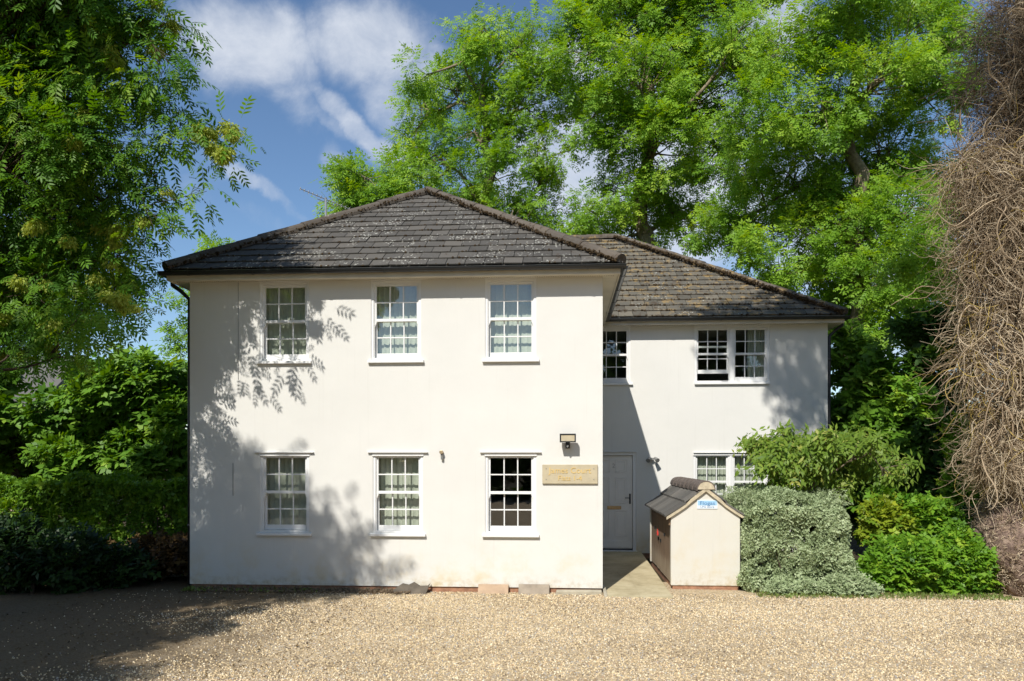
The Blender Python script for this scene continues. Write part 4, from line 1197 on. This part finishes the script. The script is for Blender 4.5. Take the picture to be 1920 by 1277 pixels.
# --- trees behind the house
make_plant('ash_tree', 'low feathery ash crown showing left of the roof apex, near the aerial', 'tree', (P(700, 400, 13)[0], 13, 0),
           lobes_at([(690, 335, 62), (655, 365, 42), (735, 325, 45), (700, 390, 60), (640, 400, 35)], 13, .8, 1), T_ASH_FAR, M['ash'], 105, .24, M['bark'], .16, G_ASH, sub_r=.42, subs_per_m2=1.3)
make_plant('ash_tree', 'tall open ash with many upright stems, directly behind the roof apex', 'tree', (P(920, 400, 15)[0], 15, 0),
           lobes_at([(790, 200, 48), (765, 260, 32), (800, 140, 36), (868, 90, 40), (850, 170, 62), (920, 130, 62), (955, 70, 44), (1005, 110, 46), (890, 250, 68), (985, 200, 75), (815, 290, 52), (935, 310, 50), (1040, 290, 56),
                     (865, 330, 46), (1000, 380, 55), (880, 395, 50), (1070, 200, 55), (900, 45, 24), (860, 50, 18), (1000, 55, 20), (780, 330, 34), (960, 400, 46)], 15, 1.3, 2),
           T_ASH_FAR, M['ash'], 70, .24, M['bark'], .30, G_ASH, sub_r=.40, limb_r=.06, subs_per_m2=1.1, spread=.45)
make_plant('ash_tree', 'broad dense ash behind the junction of the two roofs', 'tree', (P(1210, 400, 14)[0], 14, 0),
           lobes_at([(1100, 110, 62), (1075, 45, 40), (1150, 30, 75), (1230, 60, 85), (1310, 20, 75), (1385, 60, 55), (1205, 150, 90), (1320, 160, 90), (1120, 210, 65), (1230, 270, 85), (1345, 280, 75), (1180, 360, 62), (1280, 390, 70),
                     (1120, 400, 46), (1180, 440, 50), (1405, 120, 50), (1250, -60, 110), (1390, -40, 80), (1130, -50, 60), (1080, 440, 36)], 14, 1.5, 3),
           T_ASH_FAR, M['ash'], 92, .235, M['bark'], .36, G_ASH, sub_r=.42, limb_r=.07, subs_per_m2=1.25, spread=.46)
make_plant('ash_tree', 'spreading bright ash with drooping boughs behind the wing roof', 'tree', (P(1600, 400, 10)[0], 10, 0),
           lobes_at([(1470, 90, 70), (1540, 190, 85), (1560, 70, 60), (1430, 230, 75), (1640, 150, 80), (1700, 70, 80), (1470, 340, 85), (1570, 330, 90), (1670, 280, 85), (1740, 190, 65), (1510, 440, 70), (1610, 430, 75),
                     (1700, 400, 80), (1660, 520, 70), (1740, 500, 62), (1630, 590, 46), (1400, 320, 55), (1410, 420, 55), (1350, 420, 50), (1380, 470, 40), (1440, 500, 45), (1500, 525, 45), (1560, 560, 42), (1580, 500, 60), (1600, 620, 50), (1680, 590, 50), (1800, 480, 46, 5), (1745, 540, 50, 5), (1780, 420, 40, 5), (1700, 470, 50, 6), (1820, 520, 26, 4), (1600, -40, 100), (1720, -50, 100), (1770, 300, 50), (1780, 100, 60)], 10, 1.6, 4),
           T_ASH_FAR, M['ash'], 105, .215, M['bark'], .34, G_ASH, sub_r=.40, limb_r=.055, subs_per_m2=1.25, spread=.46)
make_plant('ash_tree', 'small ash whose leaf tips show past the left edge of the house wall', 'tree', (P(440, 600, 14)[0], 14, 0),
           lobes_at([(362, 560, 30), (366, 640, 34), (420, 480, 36), (450, 600, 70), (395, 600, 30)], 14, .4, 5), T_ASH_FAR, M['ash'], 80, .28, M['bark'], .12, G_ASH, sub_r=.35)
# --- near ash on the left: crown hangs between camera and house
NL = [(50, 60, 95), (150, 60, 95), (245, 60, 75), (310, 45, 48), (325, 125, 44), (90, 180, 100), (190, 170, 95), (275, 170, 66), (340, 235, 38), (395, 262, 26), (432, 250, 17), (430, 295, 14), (60, 300, 100), (170, 290, 92), (265, 280, 60),
      (295, 330, 26), (375, 358, 15), (120, 410, 95), (215, 395, 70), (280, 405, 28), (40, 440, 90), (160, 500, 80), (225, 480, 42), (60, 560, 80), (150, 590, 60), (215, 570, 32), (262, 585, 16), (40, 650, 55), (120, 660, 34), (20, 200, 90), (310, 375, 20)]
nl = lobes_at(NL, -1.7, .45, 6, .88)
rr_ = random.Random(9)
for k in range(20):     # the rest of the same crown, beyond the frame
    p = np.array([rr_.uniform(-10.5, -6.9), rr_.uniform(-2.2, .4), rr_.uniform(4.2, 9.5)]); nl.append((p, rr_.uniform(.6, 1.0)))
for k in range(12):
    p = np.array([rr_.uniform(-8.6, -6.4), rr_.uniform(-2.6, -.8), rr_.uniform(8.4, 10.4)]); nl.append((p, rr_.uniform(.5, .8)))
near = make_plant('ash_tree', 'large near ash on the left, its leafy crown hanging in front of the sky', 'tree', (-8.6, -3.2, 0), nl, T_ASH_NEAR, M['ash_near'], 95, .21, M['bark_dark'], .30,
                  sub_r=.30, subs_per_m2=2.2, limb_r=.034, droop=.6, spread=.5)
# seed keys on it
kc = []
for c, r in lobes_at(NL, -1.7, .3, 16, .86):
    for _ in range(5):
        if rng.random() < .42: kc.append((c + unit(1)[0] * [1, .4, 1] * r * .85 + [0, -r * .5, 0], .05 + .05 * rng.random()))
kp, ka, kt, ks, _ = foliage(kc, 320, .045, sub_r=.06, shell=.2, droop=1.4, subs_per_m2=40)
tag(batch('seed_cluster', T_LEAF[0], T_LEAF[1], kp, frames(ka, unit(len(kp)), ks), kt, M['keys'], near), kind='stuff')
# --- shade-giving trees out of frame
sl2 = []
for k in range(26):
    gx_, gy_, tt = rr_.uniform(-9.0, -4.9), rr_.uniform(-6.0, -.4), rr_.uniform(4.8, 8.0)
    sl2.append((np.array([gx_ - .31 * tt, gy_ - tt, 1.03 * tt]), rr_.uniform(.6, 1.0)))
for wx_, wz_, rr9 in ((-3.75, .45, .36), (-4.4, .55, .5), (-5.1, .7, .55), (-3.45, 1.15, .2), (-4.1, 0.0, .45), (-4.9, 1.35, .45), (-5.6, .9, .5), (-5.5, 1.9, .35), (-3.3, .2, .22)):
    sl2.append((np.array([wx_ - .31 * 8.2, -8.2, wz_ + 1.03 * 8.2]), rr9))
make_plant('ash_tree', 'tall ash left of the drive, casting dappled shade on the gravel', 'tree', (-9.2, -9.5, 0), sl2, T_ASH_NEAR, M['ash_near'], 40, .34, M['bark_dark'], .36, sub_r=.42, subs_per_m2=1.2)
sl3 = [((2.3, -2.9, 11.6), .85), ((1.5, -2.4, 11.0), .5), ((3.3, -2.6, 11.2), .8), ((3.1, -3.4, 9.9), .55), ((4.4, -3.0, 12.4), 1.0), ((3.6, -3.8, 13.0), .8), ((5.6, -4.0, 13.6), .8), ((7.5, -6.0, 13.0), .6), ((2.7, -3.1, 12.6), .7)]
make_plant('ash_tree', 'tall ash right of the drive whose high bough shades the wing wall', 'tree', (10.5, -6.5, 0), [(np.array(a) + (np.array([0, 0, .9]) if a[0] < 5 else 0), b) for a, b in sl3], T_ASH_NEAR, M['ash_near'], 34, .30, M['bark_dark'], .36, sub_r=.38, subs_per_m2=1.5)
# unseen hedge line behind the camera, put in for the reflections in the panes
bl = [(np.array([x + rr_.uniform(-1, 1), -31 + rr_.uniform(-2, 2), rr_.uniform(1.0, 4.2)]), rr_.uniform(1.6, 2.4)) for x in np.arange(-34, 34, 2.2)]
bl += [(np.array([x + rr_.uniform(-1, 1), -31 + rr_.uniform(-2, 2), z_ + rr_.uniform(-1, 1)]), rr_.uniform(1.8, 2.4)) for x in list(np.arange(-34, -13, 2.6)) + list(np.arange(2.6, 34, 2.6)) for z_ in (5, 8, 11, 13.5)]  # taller stretches added to keep bright sky out of some panes
make_plant('hedge', 'tall dark unseen hedge behind the camera, its height shaped for the window reflections', 'hedge', (0, -31, 0), bl, T_BROAD, M['dark_leaf'], 16, .36, M['bark_dark'], .2, twigs=False, sub_r=.6, subs_per_m2=.7)

# --- left: trimmed hedge, bushes
def box_foliage(x0, x1, y0, y1, z0, z1, n, bulge=.06, round_=0.0, holes=0.0):
    """points just inside the surface of a clipped block (front, top, ends)"""
    ax_, ay_, az_ = x1 - x0, y1 - y0, z1 - z0
    fr_, tp, en = ax_ * az_, ax_ * ay_, ay_ * az_ * 2
    k = rng.choice(3, n, p=np.array([fr_, tp, en]) / (fr_ + tp + en))
    p = np.stack([x0 + ax_ * rng.random(n), y0 + ay_ * rng.random(n), z0 + az_ * rng.random(n)], 1)
    dpt = np.abs(rng.normal(size=n)) * np.where(rng.random(n) < .35, .22, .06)
    nrm_ = np.zeros((n, 3))
    a = k == 0; p[a, 1] = y0 + dpt[a]; nrm_[a] = (0, -1, 0)
    a = k == 1; p[a, 2] = z1 - dpt[a]; nrm_[a] = (0, 0, 1)
    a = k == 2; sd = rng.random(n) < .5; b = a & sd; p[b, 0] = x0 + dpt[b]; nrm_[b] = (-1, 0, 0); b = a & ~sd; p[b, 0] = x1 - dpt[b]; nrm_[b] = (1, 0, 0)
    w = bulge * (np.sin(p[:, 0] * 3.1 + p[:, 2] * 2) + np.sin(p[:, 0] * 7.3 - p[:, 2] * 5.1 + p[:, 1] * 4) * .6 + np.sin(p[:, 2] * 9 + p[:, 0] * 2.2) * .5)
    p = p + nrm_ * w[:, None]
    xn = (p[:, 0] - (x0 + x1) / 2) / (ax_ / 2); zn = (p[:, 2] - z0) / az_; yn = (p[:, 1] - y0) / ay_
    if round_:
        p[:, 0] -= (p[:, 0] - (x0 + x1) / 2) * .07 * np.clip(zn, 0, 1) ** 5
        p[:, 2] -= round_ * np.clip(np.abs(xn), 0, 1) ** 6 * np.clip(zn, 0, 1) + round_ * .8 * np.clip(1 - yn * 4, 0, 1) ** 2 * np.clip(zn, 0, 1) ** 3
        p[:, 1] += .10 * np.clip(np.abs(xn), 0, 1) ** 6
    hole = np.sin(p[:, 0] * 11.3 + 2 * np.sin(p[:, 2] * 7)) * np.sin(p[:, 2] * 12.7 + 1.5 * np.sin(p[:, 0] * 5.1)) + .5 * np.sin(p[:, 0] * 23 - p[:, 2] * 19)
    k = rng.random(n) > np.clip((hole - .55) * 2.2, 0, .93) * holes
    return p[k], nrm_[k]
def block_plant(name, label, cat, dims, n, tmpl, m, size, core_m, droop=.2, group=None, bulge=.06, inset=.16, round_=0.0, holes=0.0):
    x0, x1, y0, y1, z0, z1 = dims
    e = empty(name, ((x0 + x1) / 2, (y0 + y1) / 2, 0), label, cat, group)
    p, nr_ = box_foliage(x0, x1, y0, y1, z0, z1, n, bulge, round_, holes); n = len(p)
    ax_ = nr_ * .7 + unit(n) * .9 + np.array([0, 0, -droop]); up = nr_ * .8 + unit(n) * .8
    cl = .5 + .25 * np.sin(p[:, 0] * 5.3 + p[:, 2] * 6.1) * np.sin(p[:, 2] * 4.7 - p[:, 0] * 3)
    batch('foliage', tmpl[0], tmpl[1], p, frames(ax_, up, size * (.6 + .8 * rng.random(n))), cl * .5 + rng.random(n) * .55, m, e)
    # twiggy inside: stems rising through the block
    mb = MB(); r = random.Random(3)
    for k in range(int((x1 - x0) * 22)):
        a = (r.uniform(x0 + inset, x1 - inset), r.uniform(y0 + inset, y1 - inset)); pts = [(a[0], a[1], z0 - .05)]
        q = [a[0], a[1], z0]
        for j in range(5):
            q = [min(x1 - inset * .5, max(x0 + inset * .5, q[0] + r.uniform(-.16, .16))), min(y1 - .1, max(y0 + inset * .4, q[1] + r.uniform(-.16, .16))), q[2] + (z1 - z0) * .19]
            pts.append(tuple(q))
        mb.tube(pts, [.016, .014, .012, .009, .007, .004], 5, cap=False)
    mb.build('stem', core_m, e)
    return e
hx1 = XL - .18
block_plant('hedge', 'clipped green hedge left of the house wall, flat lit top and shaded face', 'hedge', (-15.0, hx1, 1.3, 2.6, .05, 1.68), 26000, T_BROAD, M['hedge'], .085, M['bark_dark'], bulge=.09)
lw = [(XL - .5, .75, .5, .38), (XL - 1.1, .9, .42, .42), (XL - 1.7, .75, .30, .36)]
make_plant('shrub', 'low russet and yellow shrub in the shade at the foot of the hedge', 'shrub', (XL - 1.1, .8, 0), [(np.array([a, b, c]), r) for a, b, c, r in lw], T_BROAD, M['russet'], 340, .075, M['bark_dark'], .02, sub_r=.16, subs_per_m2=14, limb_r=.012)
make_plant('shrub', 'dark low evergreen bush at the left edge of the drive, leaves coloured as in deep shade', 'shrub', (-8.3, -.6, 0), [(np.array([-8.8, -.3, .55]), .65), (np.array([-7.9, -.3, .5]), .55), (np.array([-9.6, .1, .6]), .7), (np.array([-7.3, .1, .35]), .38)], T_BROAD, M['deep_leaf'], 300, .085, M['bark_dark'], .03, sub_r=.2, subs_per_m2=9, limb_r=.015)
G_B = 'leafy trees beyond the left hedge'
for i, (lab, ls, Y, mt) in enumerate([
    ('rounded broadleaf tree beyond the hedge, closest to the house wall', [(330, 720, 48), (285, 700, 46), (330, 790, 60), (270, 780, 60), (310, 860, 55), (250, 850, 50), (350, 850, 40)], 5.5, 'hedge'),
    ('broadleaf tree beyond the hedge, second from the house wall', [(190, 735, 60), (225, 700, 34), (160, 800, 70), (220, 830, 50), (130, 860, 55), (190, 880, 45)], 6.0, 'hedge'),
    ('low light green broadleaf tree beyond the hedge at the far left', [(40, 830, 70), (90, 770, 50), (10, 780, 40), (60, 880, 50), (-60, 800, 90), (-70, 700, 80)], 6.5, 'hedge')]):
    make_plant('broadleaf_tree', lab, 'tree', (P(ls[0][0], 800, Y)[0], Y, 0), lobes_at(ls, Y, .7, 20 + i), T_BROAD, M[mt], 120, .17, M['bark_dark'], .10, G_B, sub_r=.32, subs_per_m2=2.4)
# glimpse of a neighbour's roof far left
nh = empty('neighbour_house', (P(20, 740, 16)[0], 18, 0), 'neighbouring house with grey brown roof glimpsed through leaves at far left', 'house')
a, b = P(-160, 770, 16), P(62, 770, 16)
mb = MB(); mb.box(a[0], b[0], 16, 22, 0, a[2]); mb.build('wall', M['stone'], nh)
mb = MB(); ym = 19.0; zr = P(0, 668, 19)[2]
mb.prism([(15.7, a[2] - .05), (22.3, a[2] - .05), (ym, zr)], 'x', a[0] - .2, b[0] + .2); mb.build('roof', M['slate'], nh)

# --- right: grey-green hedge, cherry, shrubs
gx0, gx1 = P(1392, 1000, .45)[0], P(1592, 1000, .45)[0]
block_plant('hedge', 'clipped grey green variegated hedge right of the gas store', 'hedge', (gx0, gx1, .25, 2.3, .02, 1.50), 52000, T_SMALL, M['grey_leaf'], .044, M['bark_dark'], bulge=.08, round_=.16, holes=1.0)
# loose shoots on its top
n = 2600; px_ = gx0 + (gx1 - gx0) * rng.random(n); py_ = .3 + 1.9 * rng.random(n); pz_ = 1.38 + .20 * rng.random(n) ** 2 + .06 * np.sin(px_ * 9)
o = [x for x in C.objects if x.name.startswith('hedge')][-1]
batch('shoots', T_SMALL[0], T_SMALL[1], np.stack([px_, py_, pz_], 1), frames(unit(n), unit(n) + [0, 0, .6], np.full(n, .036)), rng.random(n), M['grey_leaf'], o)
make_plant('shrub', 'low grey green mound spilling onto gravel at the hedge corner', 'shrub', (gx1 + .05, .1, 0), [(np.array([gx1 + .02, .12, .13]), .17), (np.array([gx1 + .16, .06, .07]), .12), (np.array([gx1 - .3, .15, .12]), .2), (np.array([gx1 - .75, .16, .10]), .16), (np.array([gx1 - 1.2, .16, .10]), .15)], T_SMALL, M['grey_leaf'], 900, .035, M['bark_dark'], .012, sub_r=.1, subs_per_m2=40, limb_r=.006)
CH = [(1425, 838, 24), (1450, 850, 30), (1440, 875, 22), (1490, 835, 30), (1480, 870, 32), (1530, 850, 32), (1525, 885, 28), (1575, 845, 32), (1570, 885, 30), (1620, 845, 28), (1620, 875, 26), (1660, 862, 22), (1665, 895, 18), (1550, 820, 18), (1470, 905, 22), (1520, 915, 22), (1570, 915, 22), (1610, 820, 16), (1690, 880, 12), (1405, 832, 10), (1470, 812, 12), (1700, 870, 8), (1640, 830, 12)]
make_plant('cherry_tree', 'small umbrella shaped cherry with drooping leaves behind the grey green hedge', 'tree', (P(1517, 900, 1.6)[0], 1.7, 0), lobes_at(CH, 1.6, .7, 30, .92), T_CHERRY, M['cherry'], 62, .13, M['bark'], .055, sub_r=.17, subs_per_m2=11, limb_r=.022, droop=1.3, zsq=.5, spread=.62)
G_D = 'dark shrubs crowding the right side of the wing'
for i, (lab, ls, Y, mt, pm_) in enumerate([
    ('tall dark shrub against the right corner of the wing', [(1585, 640, 34), (1610, 700, 50), (1590, 780, 46), (1600, 850, 52), (1590, 900, 46), (1570, 960, 50)], 6.6, 'hedge', 110),
    ('dark leafy shrub mass midway between wing and creeper', [(1680, 690, 55), (1700, 770, 66), (1660, 820, 60), (1700, 880, 60), (1650, 900, 46), (1640, 740, 50), (1670, 960, 60)], 5.0, 'hedge', 120),
    ('dark shrub growing beside the dead creeper', [(1770, 700, 55), (1790, 790, 60), (1770, 880, 56), (1830, 860, 50), (1800, 620, 50), (1800, 950, 50), (1720, 620, 40)], 4.2, 'dark_leaf', 150)]):
    make_plant('evergreen_shrub', lab, 'shrub', (P(ls[0][0], 900, Y)[0], Y, 0), lobes_at(ls, Y, .5, 40 + i), T_BROAD, M[mt], pm_, .15, M['bark_dark'], .09, G_D, sub_r=.3, subs_per_m2=2.8)
make_plant('climbing_plant', 'light green leafy climber hanging down the dark shrubs beside the creeper', 'plant', (P(1795, 900, 2.6)[0], 2.6, 0), lobes_at([(1790, 800, 16), (1800, 840, 24), (1810, 880, 28), (1795, 915, 26), (1745, 770, 14), (1705, 725, 16), (1735, 740, 13), (1820, 920, 22)], 2.6, .2, 50), T_BROAD, M['bright'], 240, .09, M['bark_dark'], .02, sub_r=.14, subs_per_m2=14, limb_r=.01)
G_L = 'bright low shrubs edging the gravel'
for i, (lab, ls, Y, mt, lf) in enumerate([
    ('yellow tinged low shrub just right of the grey green hedge', [(1650, 965, 30), (1680, 985, 30), (1640, 1000, 22), (1665, 945, 20)], 1.1, 'yellow', .07),
    ('leafy green shrub at the back of the right border', [(1720, 960, 30), (1760, 970, 34), (1740, 1000, 34), (1790, 1000, 30), (1700, 1000, 26), (1690, 950, 22), (1660, 940, 20)], 1.2, 'bright', .085),
    ('bright green low shrub at the front of the right border', [(1670, 1040, 34), (1720, 1050, 40), (1770, 1050, 38), (1820, 1050, 34), (1640, 1070, 26), (1840, 1080, 26), (1700, 1085, 28), (1760, 1088, 26), (1810, 1088, 24), (1660, 1095, 18), (1800, 1020, 28)], .45, 'bright', .075)]):
    make_plant('shrub', lab, 'shrub', (P(ls[0][0], 1050, Y)[0], Y, 0), lobes_at(ls, Y, .15, 60 + i), T_BROAD, M[mt], 420, lf, M['bark_dark'], .02, G_L, sub_r=.14, subs_per_m2=22, limb_r=.01)

# --- dead climber over a trunk at the right edge
def creeper():
    base = P(1905, 1080, .6); base[2] = 0
    e = empty('creeper_clad_tree', base, 'tree trunk smothered in pale tangled dead climber stems, at the right edge', 'tree')
    mb = MB(); mb.tube([base + [.5, .5, -.2], base + [.5, .5, 1.5], base + [.4, .5, 4], base + [.5, .6, 7], base + [.6, .8, 10.5], base + [.8, 1.0, 14]], [.5, .36, .28, .20, .13, .05], 12)
    for k in range(26):
        z = 3 + 9 * rng.random(); a = base + [.45, .5, z]; d = unit(1)[0] * [.6, .8, .5] + [-.15, -.2, .3]
        mb.tube([a, a + d * .5, a + d * 1.1 + [0, 0, -.1], a + d * 1.7 + [0, 0, -.5]], [.035, .025, .018, .008], 6)
    mb.build('trunk', M['bark_dark'], e, smooth=True)
    # crown lumps from which stems hang
    L = lobes_at([(1930, 50, 90, 1.4), (1890, 150, 50, 1.2), (1925, 230, 85, 1.0), (1890, 330, 85, .9), (1835, 365, 50, .8), (1880, 430, 80, .8), (1905, 540, 80, .7), (1855, 600, 60, .6), (1870, 690, 80, .6), (1830, 680, 45, .5), (1890, 800, 75, .5), (1870, 860, 50, .5), (1810, 320, 32, .9), (1860, 500, 55, .7), (1840, 90, 22, 1.3), (1815, 190, 22, 1.2), (1960, 400, 120, .9), (1970, 700, 120, .7), (1970, 150, 130, 1.2)], 1.0, .15, 70, .93)
    V, Fc, T = [], [], []
    off = 0
    def stems(n, sel, seg, step, rad, grav, curl, tl, th, out):
        nonlocal off
        w = np.array([l[1] ** 2 for l in sel]); w /= w.sum()
        idx = rng.choice(len(sel), n, p=w)
        c = np.array([sel[i][0] for i in idx]); r = np.array([sel[i][1] for i in idx])
        d = unit(n); d[:, 1] = -np.abs(d[:, 1]) * 1.0 + .25 * rng.random(n); d /= np.linalg.norm(d, axis=1, keepdims=True)
        p = c + d * (r * (.35 + .6 * rng.random(n)))[:, None]
        dirv = d * out + unit(n) * .7 + np.array([-.25, -.1, -.15])
        wob = unit(n)
        pts = [p]
        for k in range(seg):
            wob = wob * .72 + unit(n) * .7
            g_ = np.array([0, 0, -1.0]) * grav * min(1, k / 3) 
            if k > seg * .72: g_ = np.array([-.25, -.3, .5])
            dirv = dirv * .72 + g_ * .30 + wob * curl
            dirv /= np.linalg.norm(dirv, axis=1, keepdims=True)
            p = p + dirv * step * (.8 + .4 * rng.random(n))[:, None]
            pts.append(p)
        pts = np.stack(pts, 1)                       # n, seg+1, 3
        nn = seg + 1
        tg = np.gradient(pts, axis=1); tg /= np.linalg.norm(tg, axis=2, keepdims=True) + 1e-9
        s1 = np.cross(tg, np.array([.3, 1, .2])); s1 /= np.linalg.norm(s1, axis=2, keepdims=True) + 1e-9
        s2 = np.cross(tg, s1)
        rr = (rad * (.6 + .8 * rng.random(n)))[:, None] * np.linspace(1, .35, nn)[None]
        ring = [pts + (s1 * math.cos(a) + s2 * math.sin(a)) * rr[..., None] for a in (0, 2.094, 4.189)]
        v = np.stack(ring, 2).reshape(-1, 3)
        i0 = off + (np.arange(n)[:, None, None] * nn + np.arange(seg)[None, :, None]) * 3 + np.arange(3)[None, None]
        i1 = off + (np.arange(n)[:, None, None] * nn + np.arange(seg)[None, :, None]) * 3 + (np.arange(3)[None, None] + 1) % 3
        f = np.stack([i0, i1, i1 + 3, i0 + 3], -1).reshape(-1, 4)
        V.append(v); Fc.append(f); T.append(np.repeat(tl + (th - tl) * rng.random(n), nn * 3)); off += len(v)
    mids = [l for l in L if 1.6 < l[0][2] < 7.0]; tops = [l for l in L if l[0][2] >= 4.8]; lows = [l for l in L if l[0][2] < 2.6]
    stems(150, L, 16, .10, .017, .8, .30, .25, .7, .9)
    stems(3600, L, 10, .075, .005, .9, .42, .0, .42, .8)
    stems(3600, mids, 11, .085, .0066, 1.0, .40, .45, .88, .8)
    stems(2600, tops, 11, .095, .0062, .9, .40, .30, .80, .8)
    stems(420, mids, 11, .085, .0062, 1.0, .40, .92, 1.0, .8)
    stems(5200, tops, 9, .10, .0045, .5, .5, .0, .45, .9)
    stems(2200, lows, 9, .055, .0055, .45, .75, .30, .88, .5)
    v = np.concatenate(V); f = np.concatenate(Fc); t = np.concatenate(T); b = np.array(base_of(e))
    me = bpy.data.meshes.new('dead_stems'); me.vertices.add(len(v)); me.vertices.foreach_set('co', (v - b).reshape(-1).astype(np.float32))
    me.loops.add(f.size); me.loops.foreach_set('vertex_index', f.reshape(-1).astype(np.int32)); me.polygons.add(len(f))
    me.polygons.foreach_set('loop_start', (np.arange(len(f)) * 4).astype(np.int32)); me.polygons.foreach_set('loop_total', np.full(len(f), 4, dtype=np.int32))
    at = me.attributes.new('tint', 'FLOAT', 'POINT'); at.data.foreach_set('value', t.astype(np.float32)); me.materials.append(M['stem']); me.update(calc_edges=True)
    o = link_mesh('dead_stems', me, e); o['kind'] = 'stuff'
    # lumpy twig-matted foot
    m2, t2, b2, o2 = mat('matted_root_mass'); v_ = coords(t2)
    t2.links.new(ramp(t2, noise(t2, v_, 9, 8, .75), [(.3, (.08, .055, .048)), (.5, (.25, .18, .14)), (.72, (.46, .35, .26))]), b2.inputs['Base Color'])
    b2.inputs['Roughness'].default_value = 1; b2.inputs['Specular IOR Level'].default_value = .05
    bump(t2, b2, noise(t2, v_, 30, 6, .75), 1.0, .03)
    fp = []
    nz_, na = 40, 60; mb = MB()
    fx, fy = P(1935, 1000, .7)[:2]
    for i in range(nz_ + 1):
        z = -.05 + 1.75 * i / nz_
        for k in range(na):
            a = 2 * math.pi * k / na
            rr2 = .60 + .18 * math.sin(z * 2.1 + .4) + .05 * math.sin(3 * a + z * 4) + .035 * math.sin(7 * a - z * 9) + .03 * math.sin(13 * a + z * 17) + .02 * rng.random() - (.25 if i == nz_ else 0)
            mb.v.append((fx + rr2 * math.cos(a) * 1.05 - .08 * math.sin(z * 2), fy + rr2 * math.sin(a), z)); mb.t.append(.5)
    for i in range(nz_):
        for k in range(na): a_i = i * na + k; b_i = i * na + (k + 1) % na; mb.f.append((a_i, b_i, b_i + na, a_i + na))
    mb.build('root_mass', m2, e, smooth=True)
    n = 9000; an = rng.random(n) * 2 * math.pi; zz = 1.7 * rng.random(n); rr3 = .64 + .18 * np.sin(zz * 2.1 + .4) + .05 * np.sin(3 * an + zz * 4)
    pp = np.stack([fx + rr3 * np.cos(an) * 1.05 - .08 * np.sin(zz * 2), fy + rr3 * np.sin(an), zz], 1)
    tv = np.array([(0, -.07, 0), (.5, -.05, .12), (1, -.02, 0), (1, .02, 0), (.5, .05, .12), (0, .07, 0)]); tf = np.array([(0, 1, 4, 5), (1, 2, 3, 4)])
    o = batch('twig_mat', tv, tf, pp, frames(unit(n), unit(n), .045 + .05 * rng.random(n)), rng.random(n) * .85, M['stem'], e); o['kind'] = 'stuff'
creeper()

# leaf litter in the shade on the left and along the wall
n = 2600; x = -7.5 + 4.8 * rng.random(n) ** 1.0; y = -5.5 + 5.6 * rng.random(n)
x2 = XL + (P(720, 1100, 0)[0] - XL) * rng.random(900); y2 = -.05 - .35 * rng.random(900) ** 2
x3 = -3 + 11 * rng.random(130); y3 = -5.5 + 5.4 * rng.random(130)
x = np.concatenate([x, x2, x3]); y = np.concatenate([y, y2, y3]); n = len(x)
up = unit(n) * .5 + [0, 0, 1]
tag(batch('leaf_litter', T_LEAF[0], T_LEAF[1], np.stack([x, y, np.full(n, .018)], 1), frames(unit(n) * [1, 1, .2], up, .02 + .03 * rng.random(n)), rng.random(n), M['russet']), 'fallen brown leaves scattered on the shaded left of the drive', 'leaves', kind='stuff')
n = 900; x = XL + .1 + (P(760, 1100, 0)[0] - XL) * rng.random(n); y = -.03 - .22 * rng.random(n) ** 1.6
tag(batch('earth_clods', ICO_V, ICO_F, np.stack([x, y, .012 + .05 * np.clip(1 + y * 6, 0, 1) * rng.random(n)], 1), frames(unit(n), unit(n), .008 + .026 * rng.random(n) ** 2), rng.random(n), M['litter']), 'dark earth and stones banked along the foot of the front wall', 'earth', kind='stuff')
# low weeds at the hedge foot
n = 3300; x = np.concatenate([gx0 + .1 + (P(1880, 1100, 0)[0] - gx0) * rng.random(n - 900), XL + 2.2 * rng.random(900) ** 2]); y = np.concatenate([.16 - .42 * rng.random(n - 900) ** 1.6, -.02 - .25 * rng.random(900) ** 2])
tag(batch('weeds', T_LEAF[0], T_LEAF[1], np.stack([x, y, np.full(n, .01)], 1), frames(unit(n) * [.6, .6, .4] + [0, 0, .8], unit(n), .02 + .05 * rng.random(n) ** 2), rng.random(n), M['weed']), 'thin fringe of weeds and grass along the gravel edge', 'weeds', kind='stuff')

# lettering as real meshes
bpy.context.view_layer.update()
dg = bpy.context.evaluated_depsgraph_get()
for o in [x for x in C.objects if x.type == 'FONT']:
    me = bpy.data.meshes.new_from_object(o.evaluated_get(dg))
    n = bpy.data.objects.new(o.name.split('.')[0] + '_mesh', me); nm = o.name; par = o.parent; mw = (o.location.copy(), o.rotation_euler.copy(), o.scale.copy())
    bpy.data.objects.remove(o); C.objects.link(n); n.name = nm.split('.')[0]; n.parent = par; n.location, n.rotation_euler, n.scale = mw
